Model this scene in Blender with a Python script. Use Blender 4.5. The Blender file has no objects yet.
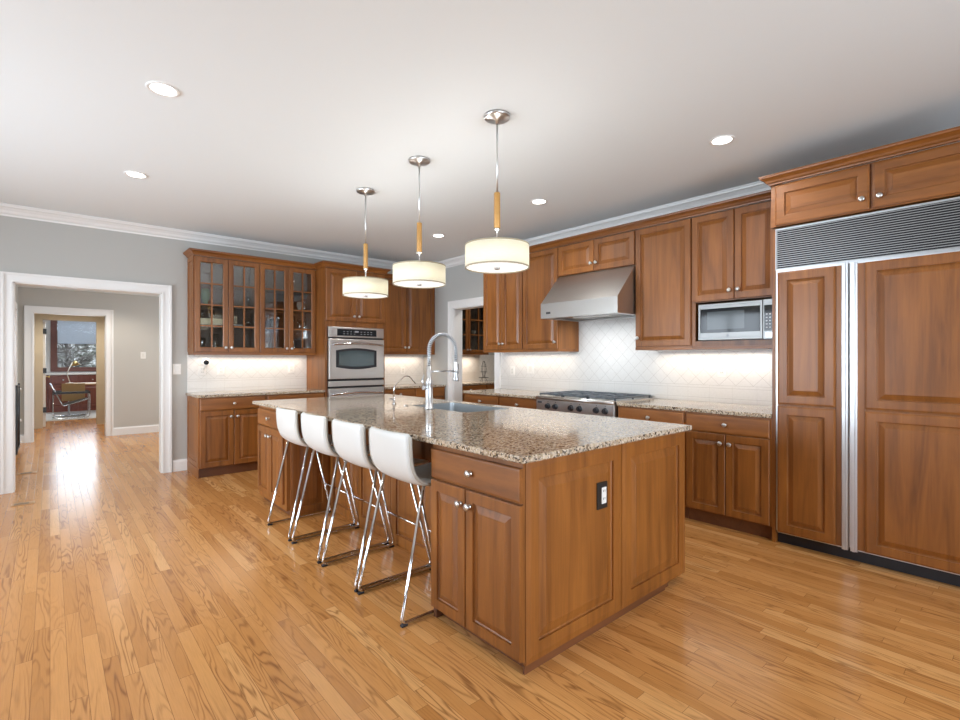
import bpy, bmesh, math, random
from mathutils import Vector, Matrix
random.seed(7)
PI = math.pi
C = bpy.context.scene.collection
S = bpy.context.scene

# ------------------------------------------------------------------ camera
H = 1.325
YAW = math.atan(430 / 492.5)
cam_d = bpy.data.cameras.new('camera')
cam_d.sensor_width = 36.0
cam_d.lens = 36.0 * 492.5 / 960.0
cam_d.shift_y = -1.0 / 960.0
cam_d.clip_start = 0.05
cam = bpy.data.objects.new('camera', cam_d)
C.objects.link(cam)
cam.location = (0, 0, H)
cam.rotation_euler = (PI / 2, 0, -YAW)
S.camera = cam

# ------------------------------------------------------------------ world, exposure
w = bpy.data.worlds.new('world')
S.world = w
w.use_nodes = True
nt = w.node_tree
nt.nodes['Background'].inputs[0].default_value = (0.78, 0.88, 1.0, 1)
nt.nodes['Background'].inputs[1].default_value = 3.2
S.view_settings.view_transform = 'Standard'
S.view_settings.look = 'None'
S.view_settings.gamma = 1.0
S.view_settings.use_curve_mapping = False
S.view_settings.exposure = 0.16
S.cycles.max_bounces = 7
S.cycles.diffuse_bounces = 4
S.cycles.glossy_bounces = 4
S.cycles.transmission_bounces = 4
S.cycles.transparent_max_bounces = 12
S.cycles.sample_clamp_indirect = 6.0
S.cycles.caustics_reflective = False
S.cycles.caustics_refractive = False
S.cycles.use_denoising = True


def area(name, loc, rot, sx, sy, e, col=(1, 1, 1), spread=180):
    l = bpy.data.lights.new(name, 'AREA')
    l.shape = 'RECTANGLE'
    l.size = sx
    l.size_y = sy
    l.energy = e
    l.color = col
    l.spread = math.radians(spread)
    o = bpy.data.objects.new(name, l)
    C.objects.link(o)
    o.location = loc
    o.rotation_euler = rot
    return o


# daylight through the windows behind and to the left of the viewpoint, and the study window
DAY = (0.78, 0.89, 1.0)
area('window_daylight_rear', (1.3, -3.24, 1.38), (PI / 2 + 0.10, 0, 0), 3.6, 2.0, 250, DAY)
area('window_daylight_left', (-3.02, 4.0, 1.38), (0, -PI / 2 - 0.08, 0), 2.0, 3.8, 145, DAY, 125)
area('window_daylight_study', (0.55, 16.48, 1.75), (-PI / 2, 0, 0), 0.95, 1.2, 18, DAY)
area('hall_fill_light', (3.4, 8.7, 1.5), (0, PI / 2, 0), 1.5, 1.6, 55, DAY)  # fill lamp added to brighten the hall; its right wall has no window


# ------------------------------------------------------------------ mesh helpers
class MB:
    def __init__(s):
        s.v = []
        s.f = []
        s.sm = []

    def add(s, vs, fs, smooth=False):
        b = len(s.v)
        s.v += [tuple(p) for p in vs]
        for f in fs:
            s.f.append([b + i for i in f])
            s.sm.append(smooth)
        return s

    def box(s, x0, x1, y0, y1, z0, z1):
        vs = [(x, y, z) for x in (x0, x1) for y in (y0, y1) for z in (z0, z1)]
        return s.add(vs, [(0, 1, 3, 2), (4, 6, 7, 5), (0, 4, 5, 1), (2, 3, 7, 6), (0, 2, 6, 4), (1, 5, 7, 3)])

    def bbox(s, x0, x1, y0, y1, z0, z1, b=0.003):
        """box with chamfered edges"""
        bm = bmesh.new()
        bmesh.ops.create_cube(bm, size=1)
        for v in bm.verts:
            v.co = Vector(((x0 + x1) / 2 + v.co.x * (x1 - x0), (y0 + y1) / 2 + v.co.y * (y1 - y0), (z0 + z1) / 2 + v.co.z * (z1 - z0)))
        b = min(b, 0.45 * min(abs(x1 - x0), abs(y1 - y0), abs(z1 - z0)))
        bmesh.ops.bevel(bm, geom=list(bm.edges), offset=b, segments=2, profile=0.5, affect='EDGES')
        bm.verts.index_update()
        s.add([v.co[:] for v in bm.verts], [[v.index for v in f.verts] for f in bm.faces])
        bm.free()
        return s

    def fbox(s, fr, u0, u1, v0, v1, n0, n1):
        vs = [fr(u, v, n) for u in (u0, u1) for v in (v0, v1) for n in (n0, n1)]
        return s.add(vs, [(0, 1, 3, 2), (4, 6, 7, 5), (0, 4, 5, 1), (2, 3, 7, 6), (0, 2, 6, 4), (1, 5, 7, 3)])

    def rings(s, fr, u0, u1, v0, v1, prof, cap0=True, cap1=True, loop=False):
        vs = []
        for i, n in prof:
            for (u, v) in ((u0 + i, v0 + i), (u1 - i, v0 + i), (u1 - i, v1 - i), (u0 + i, v1 - i)):
                vs.append(fr(u, v, n))
        fs = []
        k = len(prof)
        for r in range(k if loop else k - 1):
            q = (r + 1) % k
            for j in range(4):
                a, b = r * 4 + j, r * 4 + (j + 1) % 4
                c, d = q * 4 + (j + 1) % 4, q * 4 + j
                fs.append((a, b, c, d))
        if not loop:
            if cap0:
                fs.append((0, 1, 2, 3))
            if cap1:
                fs.append(tuple((k - 1) * 4 + j for j in range(4)))
        return s.add(vs, fs)

    def lathe(s, o, axis, prof, seg=24, smooth=True, caps=True):
        """prof: (radius, distance along axis)"""
        o = Vector(o)
        ax = Vector(axis).normalized()
        t = Vector((0, 0, 1)) if abs(ax.z) < 0.9 else Vector((1, 0, 0))
        e1 = ax.cross(t).normalized()
        e2 = ax.cross(e1)
        vs = []
        for r, d in prof:
            for k in range(seg):
                a = 2 * PI * k / seg
                vs.append(o + ax * d + (e1 * math.cos(a) + e2 * math.sin(a)) * r)
        fs = []
        for i in range(len(prof) - 1):
            for k in range(seg):
                fs.append((i * seg + k, i * seg + (k + 1) % seg, (i + 1) * seg + (k + 1) % seg, (i + 1) * seg + k))
        s.add(vs, fs, smooth)
        if caps:
            b = len(s.v) - len(vs)
            s.f.append([b + k for k in range(seg)])
            s.sm.append(False)
            s.f.append([b + (len(prof) - 1) * seg + k for k in range(seg)])
            s.sm.append(False)
        return s

    def tube(s, pts, r, seg=10, caps=True):
        pts = [Vector(p) for p in pts]
        n = len(pts)
        tang = []
        for i in range(n):
            a = pts[max(i - 1, 0)]
            b = pts[min(i + 1, n - 1)]
            tang.append((b - a).normalized())
        t0 = tang[0]
        up = Vector((0, 0, 1)) if abs(t0.z) < 0.9 else Vector((1, 0, 0))
        e = t0.cross(up).normalized()
        vs = []
        for i in range(n):
            e = (e - tang[i] * e.dot(tang[i])).normalized()
            g = tang[i].cross(e)
            rr = r[i] if isinstance(r, (list, tuple)) else r
            for k in range(seg):
                a = 2 * PI * k / seg
                vs.append(pts[i] + (e * math.cos(a) + g * math.sin(a)) * rr)
        fs = []
        for i in range(n - 1):
            for k in range(seg):
                fs.append((i * seg + k, i * seg + (k + 1) % seg, (i + 1) * seg + (k + 1) % seg, (i + 1) * seg + k))
        b = len(s.v)
        s.add(vs, fs, True)
        if caps:
            s.f.append([b + k for k in range(seg)])
            s.sm.append(False)
            s.f.append([b + (n - 1) * seg + k for k in range(seg)])
            s.sm.append(False)
        return s

    def sweep(s, path, prof, side=1):
        """sweep (offset, z) profile along an XY polyline with mitred corners; offset to the right for side=1"""
        P = [Vector((p[0], p[1])) for p in path]
        n = len(P)
        rows = []
        for i in range(n):
            d0 = (P[i] - P[i - 1]).normalized() if i > 0 else (P[1] - P[0]).normalized()
            d1 = (P[i + 1] - P[i]).normalized() if i < n - 1 else d0
            n0 = Vector((d0.y, -d0.x)) * side
            n1 = Vector((d1.y, -d1.x)) * side
            m = (n0 + n1)
            m = m / max(1e-6, m.dot(n0))
            rows.append([(P[i].x + m.x * o, P[i].y + m.y * o, z) for o, z in prof])
        k = len(prof)
        vs = [q for r in rows for q in r]
        fs = []
        for i in range(n - 1):
            for j in range(k):
                fs.append((i * k + j, i * k + (j + 1) % k, (i + 1) * k + (j + 1) % k, (i + 1) * k + j))
        fs.append(tuple(range(k)))
        fs.append(tuple((n - 1) * k + j for j in range(k)))
        return s.add(vs, fs)

    def build(s, name, m, parent=None, origin=None):
        me = bpy.data.meshes.new(name)
        bm = bmesh.new()
        o = Vector(origin) if origin is not None else (Vector(parent.get('_w', (0, 0, 0))) if parent is not None else Vector((0, 0, 0)))
        vv = [bm.verts.new(Vector(p) - o) for p in s.v]
        for f, sm in zip(s.f, s.sm):
            try:
                q = bm.faces.new([vv[i] for i in f])
                q.smooth = sm
            except ValueError:
                pass
        bmesh.ops.recalc_face_normals(bm, faces=bm.faces)
        bm.to_mesh(me)
        bm.free()
        ob = bpy.data.objects.new(name, me)
        C.objects.link(ob)
        me.materials.append(m)
        if parent is None:
            ob.location = o
        else:
            ob.parent = parent
            ob.location = o - Vector(parent.get('_w', (0, 0, 0)))
        ob['_w'] = tuple(o)
        return ob


def thing(name, label, cat, loc=(0, 0, 0), group=None):
    o = bpy.data.objects.new(name, None)
    o.empty_display_size = 0.05
    C.objects.link(o)
    o.location = loc
    o['_w'] = tuple(float(q) for q in loc)
    return tag(o, label, cat, group)


def tag(o, label=None, cat=None, group=None, kind=None):
    if label:
        o['label'] = label
    if cat:
        o['category'] = cat
    if group:
        o['group'] = group
    if kind:
        o['kind'] = kind
    return o


def copy_tree(o, parent=None):
    c = o.copy()
    C.objects.link(c)
    if parent is not None:
        c.parent = parent
    for ch in list(o.children):
        copy_tree(ch, c)
    return c


def struct(name, mb, m, label=None):
    o = mb.build(name, m)
    o['kind'] = 'structure'
    if label:
        o['label'] = label
    return o


def frame(o, u, n):
    o, u, n = Vector(o), Vector(u), Vector(n)
    return lambda a, b, c: o + u * a + Vector((0, 0, b)) + n * c


def fr_negY(y):      # face looking towards -Y; u is +X
    return frame((0, y, 0), (1, 0, 0), (0, -1, 0))


def fr_negX(x):      # face looking towards -X; u is +Y
    return frame((x, 0, 0), (0, 1, 0), (-1, 0, 0))


def fr_posX(x):
    return frame((x, 0, 0), (0, 1, 0), (1, 0, 0))


def fillet(pts, r, seg=6):
    pts = [Vector(p) for p in pts]
    out = [pts[0]]
    for i in range(1, len(pts) - 1):
        a, b, c = pts[i - 1], pts[i], pts[i + 1]
        d0, d1 = (a - b), (c - b)
        q = min(r, d0.length * 0.45, d1.length * 0.45)
        p0, p1 = b + d0.normalized() * q, b + d1.normalized() * q
        for k in range(seg + 1):
            t = k / seg
            out.append(p0 * (1 - t) ** 2 + b * 2 * t * (1 - t) + p1 * t * t)
    out.append(pts[-1])
    return out


# ------------------------------------------------------------------ materials
def newmat(name):
    m = bpy.data.materials.new(name)
    m.use_nodes = True
    return m, m.node_tree, m.node_tree.nodes['Principled BSDF']


def mat(name, col, rough=0.5, metal=0.0, **kw):
    m, t, b = newmat(name)
    b.inputs['Base Color'].default_value = (*col, 1)
    b.inputs['Roughness'].default_value = rough
    b.inputs['Metallic'].default_value = metal
    for k, v in kw.items():
        b.inputs[k.replace('_', ' ')].default_value = v
    return m


class NT:
    def __init__(s, t):
        s.t = t

    def n(s, typ, **kw):
        x = s.t.nodes.new(typ)
        for k, v in kw.items():
            setattr(x, k, v)
        return x

    def put(s, sock, v):
        if isinstance(v, (int, float, tuple)):
            sock.default_value = v
        else:
            s.t.links.new(v, sock)

    def math(s, op, a, b=None, c=None, clamp=False):
        x = s.n('ShaderNodeMath', operation=op)
        x.use_clamp = clamp
        s.put(x.inputs[0], a)
        if b is not None:
            s.put(x.inputs[1], b)
        if c is not None:
            s.put(x.inputs[2], c)
        return x.outputs[0]

    def comb(s, x, y, z):
        q = s.n('ShaderNodeCombineXYZ')
        for i, v in enumerate((x, y, z)):
            s.put(q.inputs[i], v)
        return q.outputs[0]

    def noise(s, vec, scale=1.0, detail=2.0, rough=0.5, dist=0.0):
        q = s.n('ShaderNodeTexNoise')
        s.put(q.inputs['Vector'], vec)
        q.inputs['Scale'].default_value = scale
        q.inputs['Detail'].default_value = detail
        q.inputs['Roughness'].default_value = rough
        q.inputs['Distortion'].default_value = dist
        return q.outputs['Fac']

    def ramp(s, fac, stops, interp='LINEAR'):
        q = s.n('ShaderNodeValToRGB')
        q.color_ramp.interpolation = interp
        e = q.color_ramp.elements
        while len(e) < len(stops):
            e.new(0.5)
        for i, (p, c) in enumerate(stops):
            e[i].position = p
            e[i].color = (*c, 1) if len(c) == 3 else c
        s.put(q.inputs[0], fac)
        return q.outputs[0]

    def mix(s, fac, a, b, typ='MIX'):
        q = s.n('ShaderNodeMix', data_type='RGBA', blend_type=typ)
        s.put(q.inputs[0], fac)
        s.put(q.inputs[6], a if not isinstance(a, tuple) else (*a, 1))
        s.put(q.inputs[7], b if not isinstance(b, tuple) else (*b, 1))
        return q.outputs[2]

    def bump(s, h, strength, dist=0.002):
        q = s.n('ShaderNodeBump')
        q.inputs['Strength'].default_value = strength
        q.inputs['Distance'].default_value = dist
        s.put(q.inputs['Height'], h)
        return q.outputs[0]


def wood(name, axis='z', light=(0.325, 0.116, 0.021), dark=(0.130, 0.040, 0.0065), rough=0.41):
    m, t, b = newmat(name)
    N = NT(t)
    tc = N.n('ShaderNodeTexCoord')
    oi = N.n('ShaderNodeObjectInfo')
    sep = N.n('ShaderNodeSeparateXYZ')
    geo = N.n('ShaderNodeNewGeometry')
    t.links.new(geo.outputs['Position'], sep.inputs[0])
    off = N.math('MULTIPLY', oi.outputs['Random'], 37.0)
    x, y, z = sep.outputs
    k = {'x': (0.9, 11, 11), 'y': (11, 0.9, 11), 'z': (11, 11, 0.9)}[axis]
    v = N.comb(N.math('MULTIPLY_ADD', x, k[0], off), N.math('MULTIPLY_ADD', y, k[1], off), N.math('MULTIPLY', z, k[2]))
    v2 = N.comb(N.math('MULTIPLY', x, k[0] * 7), N.math('MULTIPLY', y, k[1] * 7), N.math('MULTIPLY', z, k[2] * 4))
    a = N.noise(v, 1.0, 4, 0.55, 1.2)
    c = N.noise(v2, 1.0, 3, 0.6, 0.2)
    big = N.noise(geo.outputs['Position'], 1.7, 2, 0.5)
    f = N.math('ADD', N.math('MULTIPLY', a, 0.6), N.math('ADD', N.math('MULTIPLY', c, 0.22), N.math('MULTIPLY', big, 0.25)))
    f = N.math('ADD', f, N.math('MULTIPLY_ADD', oi.outputs['Random'], 0.10, -0.05))
    col = N.ramp(f, [(0.34, dark), (0.52, tuple((p + q) / 2 for p, q in zip(light, dark))), (0.72, light)])
    t.links.new(col, b.inputs['Base Color'])
    b.inputs['Roughness'].default_value = rough
    b.inputs['Coat Weight'].default_value = 0.06
    b.inputs['Coat Roughness'].default_value = 0.18
    t.links.new(N.bump(c, 0.06), b.inputs['Normal'])
    return m


WZ = wood('cabinet_wood_vertical', 'z')
WX = wood('cabinet_wood_along_x', 'x')
WY = wood('cabinet_wood_along_y', 'y')
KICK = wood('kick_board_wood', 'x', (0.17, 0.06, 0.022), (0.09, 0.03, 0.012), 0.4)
REDWOOD = wood('study_cabinet_wood', 'z', (0.26, 0.07, 0.04), (0.15, 0.035, 0.02), 0.35)
OAKROD = wood('pendant_oak', 'z', (0.50, 0.27, 0.075), (0.34, 0.17, 0.04), 0.45)
DESK = wood('desk_maple', 'x', (0.72, 0.5, 0.28), (0.6, 0.38, 0.2), 0.4)
INSIDE = wood('cabinet_interior', 'z', (0.12, 0.06, 0.035), (0.07, 0.035, 0.02), 0.5)

# oak strip floor, boards along Y
m, t, b = newmat('oak_strip_floor')
FLOOR = m
N = NT(t)
geo = N.n('ShaderNodeNewGeometry')
sep = N.n('ShaderNodeSeparateXYZ')
t.links.new(geo.outputs['Position'], sep.inputs[0])
px, py, pz = sep.outputs
WD, LN = 0.0575, 0.85
xs = N.math('DIVIDE', px, WD)
row = N.math('FLOOR', xs)
wn = N.n('ShaderNodeTexWhiteNoise', noise_dimensions='1D')
t.links.new(row, wn.inputs['W'])
ys = N.math('ADD', N.math('DIVIDE', py, LN), N.math('MULTIPLY', wn.outputs['Value'], 7.3))
seg = N.math('FLOOR', ys)
wn2 = N.n('ShaderNodeTexWhiteNoise', noise_dimensions='2D')
t.links.new(N.comb(row, seg, 0.0), wn2.inputs['Vector'])
cell = wn2.outputs['Value']
tone = N.ramp(cell, [(0.0, (0.49, 0.212, 0.058)), (0.25, (0.56, 0.256, 0.076)), (0.5, (0.61, 0.286, 0.090)), (0.85, (0.65, 0.318, 0.104)), (1.0, (0.73, 0.390, 0.145))])
co = N.math('MULTIPLY', cell, 60.0)
v = N.comb(N.math('MULTIPLY_ADD', px, 13.0, co), N.math('MULTIPLY_ADD', py, 1.35, co), co)
n1 = N.noise(v, 1.0, 1.5, 0.45, 0.25)
ringsv = N.math('SINE', N.math('MULTIPLY', n1, 80.0))
ringsv = N.math('POWER', N.math('MULTIPLY_ADD', ringsv, 0.5, 0.5), 3.6)
fine = N.noise(N.comb(N.math('MULTIPLY', px, 240.0), N.math('MULTIPLY', py, 9.0), co), 1.0, 2, 0.6)
fine = N.math('MULTIPLY_ADD', fine, 2.2, -0.75, clamp=True)
g = N.math('MULTIPLY', ringsv, N.math('MULTIPLY_ADD', fine, 0.5, 0.5))
mask = N.math('MULTIPLY_ADD', N.noise(N.comb(N.math('MULTIPLY', px, 6.0), N.math('MULTIPLY', py, 1.2), co), 1.0, 1), 3.4, -1.25, clamp=True)
g = N.math('MULTIPLY', g, mask)
col = N.mix(N.math('MULTIPLY', g, 0.95), tone, (0.17, 0.055, 0.012))
col = N.mix(N.math('MULTIPLY', fine, 0.25), col, (0.30, 0.13, 0.04))
fx = N.math('FRACT', xs)
ex = N.math('MINIMUM', fx, N.math('SUBTRACT', 1.0, fx))
fy = N.math('FRACT', ys)
ey = N.math('MULTIPLY', N.math('MINIMUM', fy, N.math('SUBTRACT', 1.0, fy)), LN / WD)
ed = N.math('MINIMUM', ex, ey)
gap = N.math('LESS_THAN', ed, 0.014)
col = N.mix(N.math('MULTIPLY', gap, 0.7), col, (0.12, 0.045, 0.014))
t.links.new(col, b.inputs['Base Color'])
rg = N.math('MULTIPLY_ADD', N.noise(geo.outputs['Position'], 3.0, 2), 0.10, 0.17)
t.links.new(rg, b.inputs['Roughness'])
hgt = N.math('SUBTRACT', N.math('MULTIPLY', N.math('SUBTRACT', 1.0, g), 0.15), N.math('MULTIPLY', gap, 0.7))
hgt = N.math('ADD', hgt, N.math('MULTIPLY', cell, 0.1))
t.links.new(N.bump(hgt, 0.22, 0.0015), b.inputs['Normal'])

# granite
m, t, b = newmat('speckled_granite')
GRANITE = m
N = NT(t)
tc = N.n('ShaderNodeTexCoord')
vo = N.n('ShaderNodeTexVoronoi')
vo.inputs['Scale'].default_value = 112
t.links.new(tc.outputs['Object'], vo.inputs['Vector'])
sp = N.n('ShaderNodeSeparateColor')
t.links.new(vo.outputs['Color'], sp.inputs[0])
base = N.ramp(sp.outputs[0], [(0.0, (0.035, 0.028, 0.024)), (0.15, (0.15, 0.10, 0.06)), (0.25, (0.36, 0.26, 0.16)), (0.45, (0.55, 0.44, 0.32)), (0.70, (0.64, 0.55, 0.44)), (0.88, (0.36, 0.30, 0.25))], 'CONSTANT')
n2 = N.noise(tc.outputs['Object'], 26, 3, 0.6)
base = N.mix(N.math('MULTIPLY_ADD', n2, 1.5, -0.60, clamp=True), base, (0.53, 0.45, 0.35), 'MIX')
n3 = N.noise(tc.outputs['Object'], 330, 2, 0.6)
base = N.mix(N.math('MULTIPLY_ADD', n3, 4.0, -2.35, clamp=True), base, (0.07, 0.05, 0.04))
t.links.new(base, b.inputs['Base Color'])
b.inputs['Roughness'].default_value = 0.09

# brushed steel
def steel(name, col=(0.62, 0.61, 0.59), rough=0.28, axis='y'):
    m, t, b = newmat(name)
    N = NT(t)
    geo = N.n('ShaderNodeNewGeometry')
    sep = N.n('ShaderNodeSeparateXYZ')
    t.links.new(geo.outputs['Position'], sep.inputs[0])
    k = {'x': (2, 300, 300), 'y': (300, 2, 300), 'z': (300, 300, 2)}[axis]
    f = N.noise(N.comb(*[N.math('MULTIPLY', sep.outputs[i], float(k[i])) for i in range(3)]), 1.0, 2)
    b.inputs['Base Color'].default_value = (*col, 1)
    b.inputs['Metallic'].default_value = 1.0
    t.links.new(N.math('MULTIPLY_ADD', f, 0.04, rough + 0.02), b.inputs['Roughness'])
    t.links.new(N.bump(f, 0.006, 0.001), b.inputs['Normal'])
    return m


STEEL = steel('brushed_steel')
STEELX = steel('brushed_steel_x', axis='x')
MWSTEEL = steel('microwave_steel', (0.27, 0.27, 0.265), 0.40)
ALU = mat('satin_aluminium', (0.58, 0.59, 0.60), 0.36, 1.0)
CHROME = mat('chrome', (0.62, 0.62, 0.63), 0.10, 1.0)
NICKEL = mat('satin_nickel', (0.64, 0.64, 0.63), 0.30, 1.0)
FAUCET = mat('faucet_steel', (0.70, 0.73, 0.76), 0.30, 1.0)
SINKM = mat('sink_steel', (0.42, 0.45, 0.47), 0.38, 0.75)
BLACK = mat('black_plastic', (0.012, 0.013, 0.018), 0.4)
IRON = mat('cast_iron', (0.10, 0.115, 0.13), 0.5)
DGLASS = mat('dark_glass', (0.015, 0.017, 0.02), 0.06, Specular_IOR_Level=0.25)
WHITE = mat('white_trim_paint', (0.80, 0.79, 0.77), 0.35)
PLASTIC = mat('white_plastic', (0.78, 0.76, 0.72), 0.4)
CEILM = mat('ceiling_paint', (0.79, 0.83, 0.84), 0.9)
LEATHER = mat('white_leather', (0.63, 0.625, 0.60), 0.42)
LEDGE = mat('leather_edge', (0.42, 0.39, 0.34), 0.5)
BLEATHER = mat('black_leather', (0.02, 0.02, 0.022), 0.4)
TAN = mat('tan_canvas', (0.42, 0.27, 0.12), 0.7)
RUG = mat('pale_rug', (0.7, 0.7, 0.7), 0.95)
BRASS = mat('brass', (0.75, 0.55, 0.25), 0.25, 1.0)
PAPER = mat('cream_card', (0.72, 0.64, 0.42), 0.7)
GREENG = mat('green_glazed_ceramic', (0.06, 0.22, 0.07), 0.25)
CHINA = mat('white_china', (0.75, 0.73, 0.68), 0.25)
BLIND = mat('blind_slats', (0.70, 0.74, 0.80), 0.6)
_t = BLIND.node_tree
_tr = _t.nodes.new('ShaderNodeBsdfTranslucent')
_tr.inputs[0].default_value = (0.78, 0.84, 0.92, 1)
_ms = _t.nodes.new('ShaderNodeMixShader')
_ms.inputs[0].default_value = 0.6
_t.links.new(_t.nodes['Principled BSDF'].outputs[0], _ms.inputs[1])
_t.links.new(_tr.outputs[0], _ms.inputs[2])
_t.links.new(_ms.outputs[0], _t.nodes['Material Output'].inputs[0])
REDPAINT = mat('brick_red_paint', (0.20, 0.085, 0.07), 0.5)
GATE = mat('black_metal', (0.012, 0.012, 0.012), 0.35)


def paint(name, col):
    m, t, b = newmat(name)
    N = NT(t)
    geo = N.n('ShaderNodeNewGeometry')
    f = N.noise(geo.outputs['Position'], 140, 3)
    b.inputs['Base Color'].default_value = (*col, 1)
    b.inputs['Roughness'].default_value = 0.75
    t.links.new(N.bump(f, 0.04, 0.001), b.inputs['Normal'])
    return m


WALL = paint('grey_wall_paint', (0.47, 0.465, 0.44))
HALLW = paint('greige_hall_paint', (0.50, 0.48, 0.44))
BEIGE = paint('beige_wall_paint', (0.62, 0.56, 0.455))


def emis(name, col, s):
    m, t, b = newmat(name)
    b.inputs['Base Color'].default_value = (0.8, 0.8, 0.8, 1)
    b.inputs['Emission Color'].default_value = (*col, 1)
    b.inputs['Emission Strength'].default_value = s
    return m


LAMP = emis('lamp_white', (1.0, 0.97, 0.92), 9.0)
DIFF = emis('pendant_diffuser', (1.0, 0.98, 0.95), 0.75)

# linen shade (translucent)
m, t, b = newmat('linen_shade')
SHADE = m
N = NT(t)
tc = N.n('ShaderNodeTexCoord')
sepn = N.n('ShaderNodeSeparateXYZ')
t.links.new(tc.outputs['Object'], sepn.inputs[0])
th = N.noise(N.comb(N.math('MULTIPLY', sepn.outputs[0], 30.0), N.math('MULTIPLY', sepn.outputs[1], 30.0), N.math('MULTIPLY', sepn.outputs[2], 700.0)), 1.0, 2)
lc = N.mix(th, (0.80, 0.765, 0.64), (0.93, 0.91, 0.82))
t.links.new(lc, b.inputs['Base Color'])
b.inputs['Roughness'].default_value = 0.9
tr = N.n('ShaderNodeBsdfTranslucent')
t.links.new(lc, tr.inputs[0])
ms = N.n('ShaderNodeMixShader')
ms.inputs[0].default_value = 0.6
t.links.new(b.outputs[0], ms.inputs[1])
t.links.new(tr.outputs[0], ms.inputs[2])
t.links.new(ms.outputs[0], t.nodes['Material Output'].inputs[0])


def glassmat(name, tint=(1, 1, 1), refl=0.16):
    m, t, b = newmat(name)
    N = NT(t)
    t.nodes.remove(b)
    tp = N.n('ShaderNodeBsdfTransparent')
    tp.inputs[0].default_value = (*tint, 1)
    gl = N.n('ShaderNodeBsdfGlossy')
    gl.inputs['Roughness'].default_value = 0.02
    fr = N.n('ShaderNodeFresnel')
    fr.inputs[0].default_value = 1.5
    fac = N.math('ADD', N.math('MULTIPLY', fr.outputs[0], 1.6), refl, clamp=True)
    ms = N.n('ShaderNodeMixShader')
    t.links.new(fac, ms.inputs[0])
    t.links.new(tp.outputs[0], ms.inputs[1])
    t.links.new(gl.outputs[0], ms.inputs[2])
    t.links.new(ms.outputs[0], t.nodes['Material Output'].inputs[0])
    return m


GLASS = glassmat('cabinet_glass', (0.93, 0.95, 0.95), 0.06)
WGLASS = glassmat('window_glass', (1, 1, 1), -0.06)
CRYSTAL = glassmat('drinking_glass', (0.85, 0.88, 0.9), 0.45)

# tiled splashback (plane axis a = horizontal world axis)
def tile(name, axis):
    m, t, b = newmat(name)
    N = NT(t)
    geo = N.n('ShaderNodeNewGeometry')
    sep = N.n('ShaderNodeSeparateXYZ')
    t.links.new(geo.outputs['Position'], sep.inputs[0])
    a = sep.outputs[0 if axis == 'x' else 1]
    z = sep.outputs[2]
    P = 0.145
    d1 = N.math('FRACT', N.math('DIVIDE', N.math('ADD', a, z), P))
    d2 = N.math('FRACT', N.math('DIVIDE', N.math('ADD', N.math('SUBTRACT', a, z), 10.0), P))
    diag = N.math('MINIMUM', N.math('MINIMUM', d1, N.math('SUBTRACT', 1.0, d1)), N.math('MINIMUM', d2, N.math('SUBTRACT', 1.0, d2)))
    dg = N.math('LESS_THAN', diag, 0.016)
    s1 = N.math('FRACT', N.math('DIVIDE', a, 0.205))
    st = N.math('LESS_THAN', s1, 0.008)
    up = N.math('GREATER_THAN', z, 1.082)
    g = N.math('ADD', N.math('MULTIPLY', dg, up), N.math('MULTIPLY', st, N.math('SUBTRACT', 1.0, up)), clamp=True)
    for zz in (0.965, 1.057, 1.082):
        g = N.math('MAXIMUM', g, N.math('LESS_THAN', N.math('ABSOLUTE', N.math('SUBTRACT', z, zz)), 0.0016))
    nn = N.noise(geo.outputs['Position'], 60, 3)
    col = N.mix(nn, (0.66, 0.64, 0.60), (0.74, 0.72, 0.69))
    col = N.mix(N.math('MULTIPLY', g, 0.75), col, (0.47, 0.44, 0.40))
    t.links.new(col, b.inputs['Base Color'])
    b.inputs['Roughness'].default_value = 0.32
    t.links.new(N.bump(N.math('SUBTRACT', N.math('MULTIPLY', nn, 0.15), g), 0.35, 0.002), b.inputs['Normal'])
    return m


TILEX = tile('cream_tile_x', 'x')
TILEY = tile('cream_tile_y', 'y')

# ------------------------------------------------------------------ room shell
YB, XR, ZC = 6.74, 4.64, 2.84
HZ = 2.46
f = MB().box(-3.1, 7.6, -3.3, 17.0, -0.1, 0.0)
struct('floor', f, FLOOR)
struct('ceiling', MB().box(-3.1, 7.6, -3.3, 6.88, ZC, ZC + 0.1), CEILM)
struct('ceiling', MB().box(-3.1, 7.6, 6.88, 17.0, HZ, HZ + 0.1).box(-0.50, 4.0, 6.881, 6.90, HZ, ZC), CEILM)

OX0, OX1, OZ = -0.277, 0.983, 2.093      # cased opening to the hall
mb = MB().box(-3.1, OX0, YB, YB + 0.14, 0, ZC).box(OX1, 7.6, YB, YB + 0.14, 0, ZC).box(OX0, OX1, YB, YB + 0.14, OZ, ZC)
struct('wall_back', mb, WALL)
PY0, PY1, PZ = 4.985, 5.925, 2.095          # opening to the pantry
XT = XR + 0.16
mb = MB().box(XR, XT, -3.2, PY0, 0, ZC).box(XR, XT, PY1, YB, 0, ZC).box(XR, XT, PY0, PY1, PZ, ZC)
struct('wall_right', mb, WALL)
# wall behind the viewpoint and wall to the left, each with a window opening
mb = MB().box(-3.1, -0.5, -3.3, -3.15, 0, ZC).box(3.1, 7.6, -3.3, -3.15, 0, ZC).box(-0.5, 3.1, -3.3, -3.15, 0, 0.38).box(-0.5, 3.1, -3.3, -3.15, 2.38, ZC)
struct('wall_front', mb, WALL)
mb = MB().box(-3.1, -2.95, -3.15, 2.1, 0, ZC).box(-3.1, -2.95, 5.9, YB, 0, ZC).box(-3.1, -2.95, 2.1, 5.9, 0, 0.38).box(-3.1, -2.95, 2.1, 5.9, 2.38, ZC)
struct('wall_left', mb, WALL)
struct('wall_pantry_right', MB().box(7.5, 7.6, 3.0, YB, 0, ZC), WALL)
struct('wall_pantry_front', MB().box(XT, 7.5, 3.0, 3.1, 0, ZC), WALL)
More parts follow.
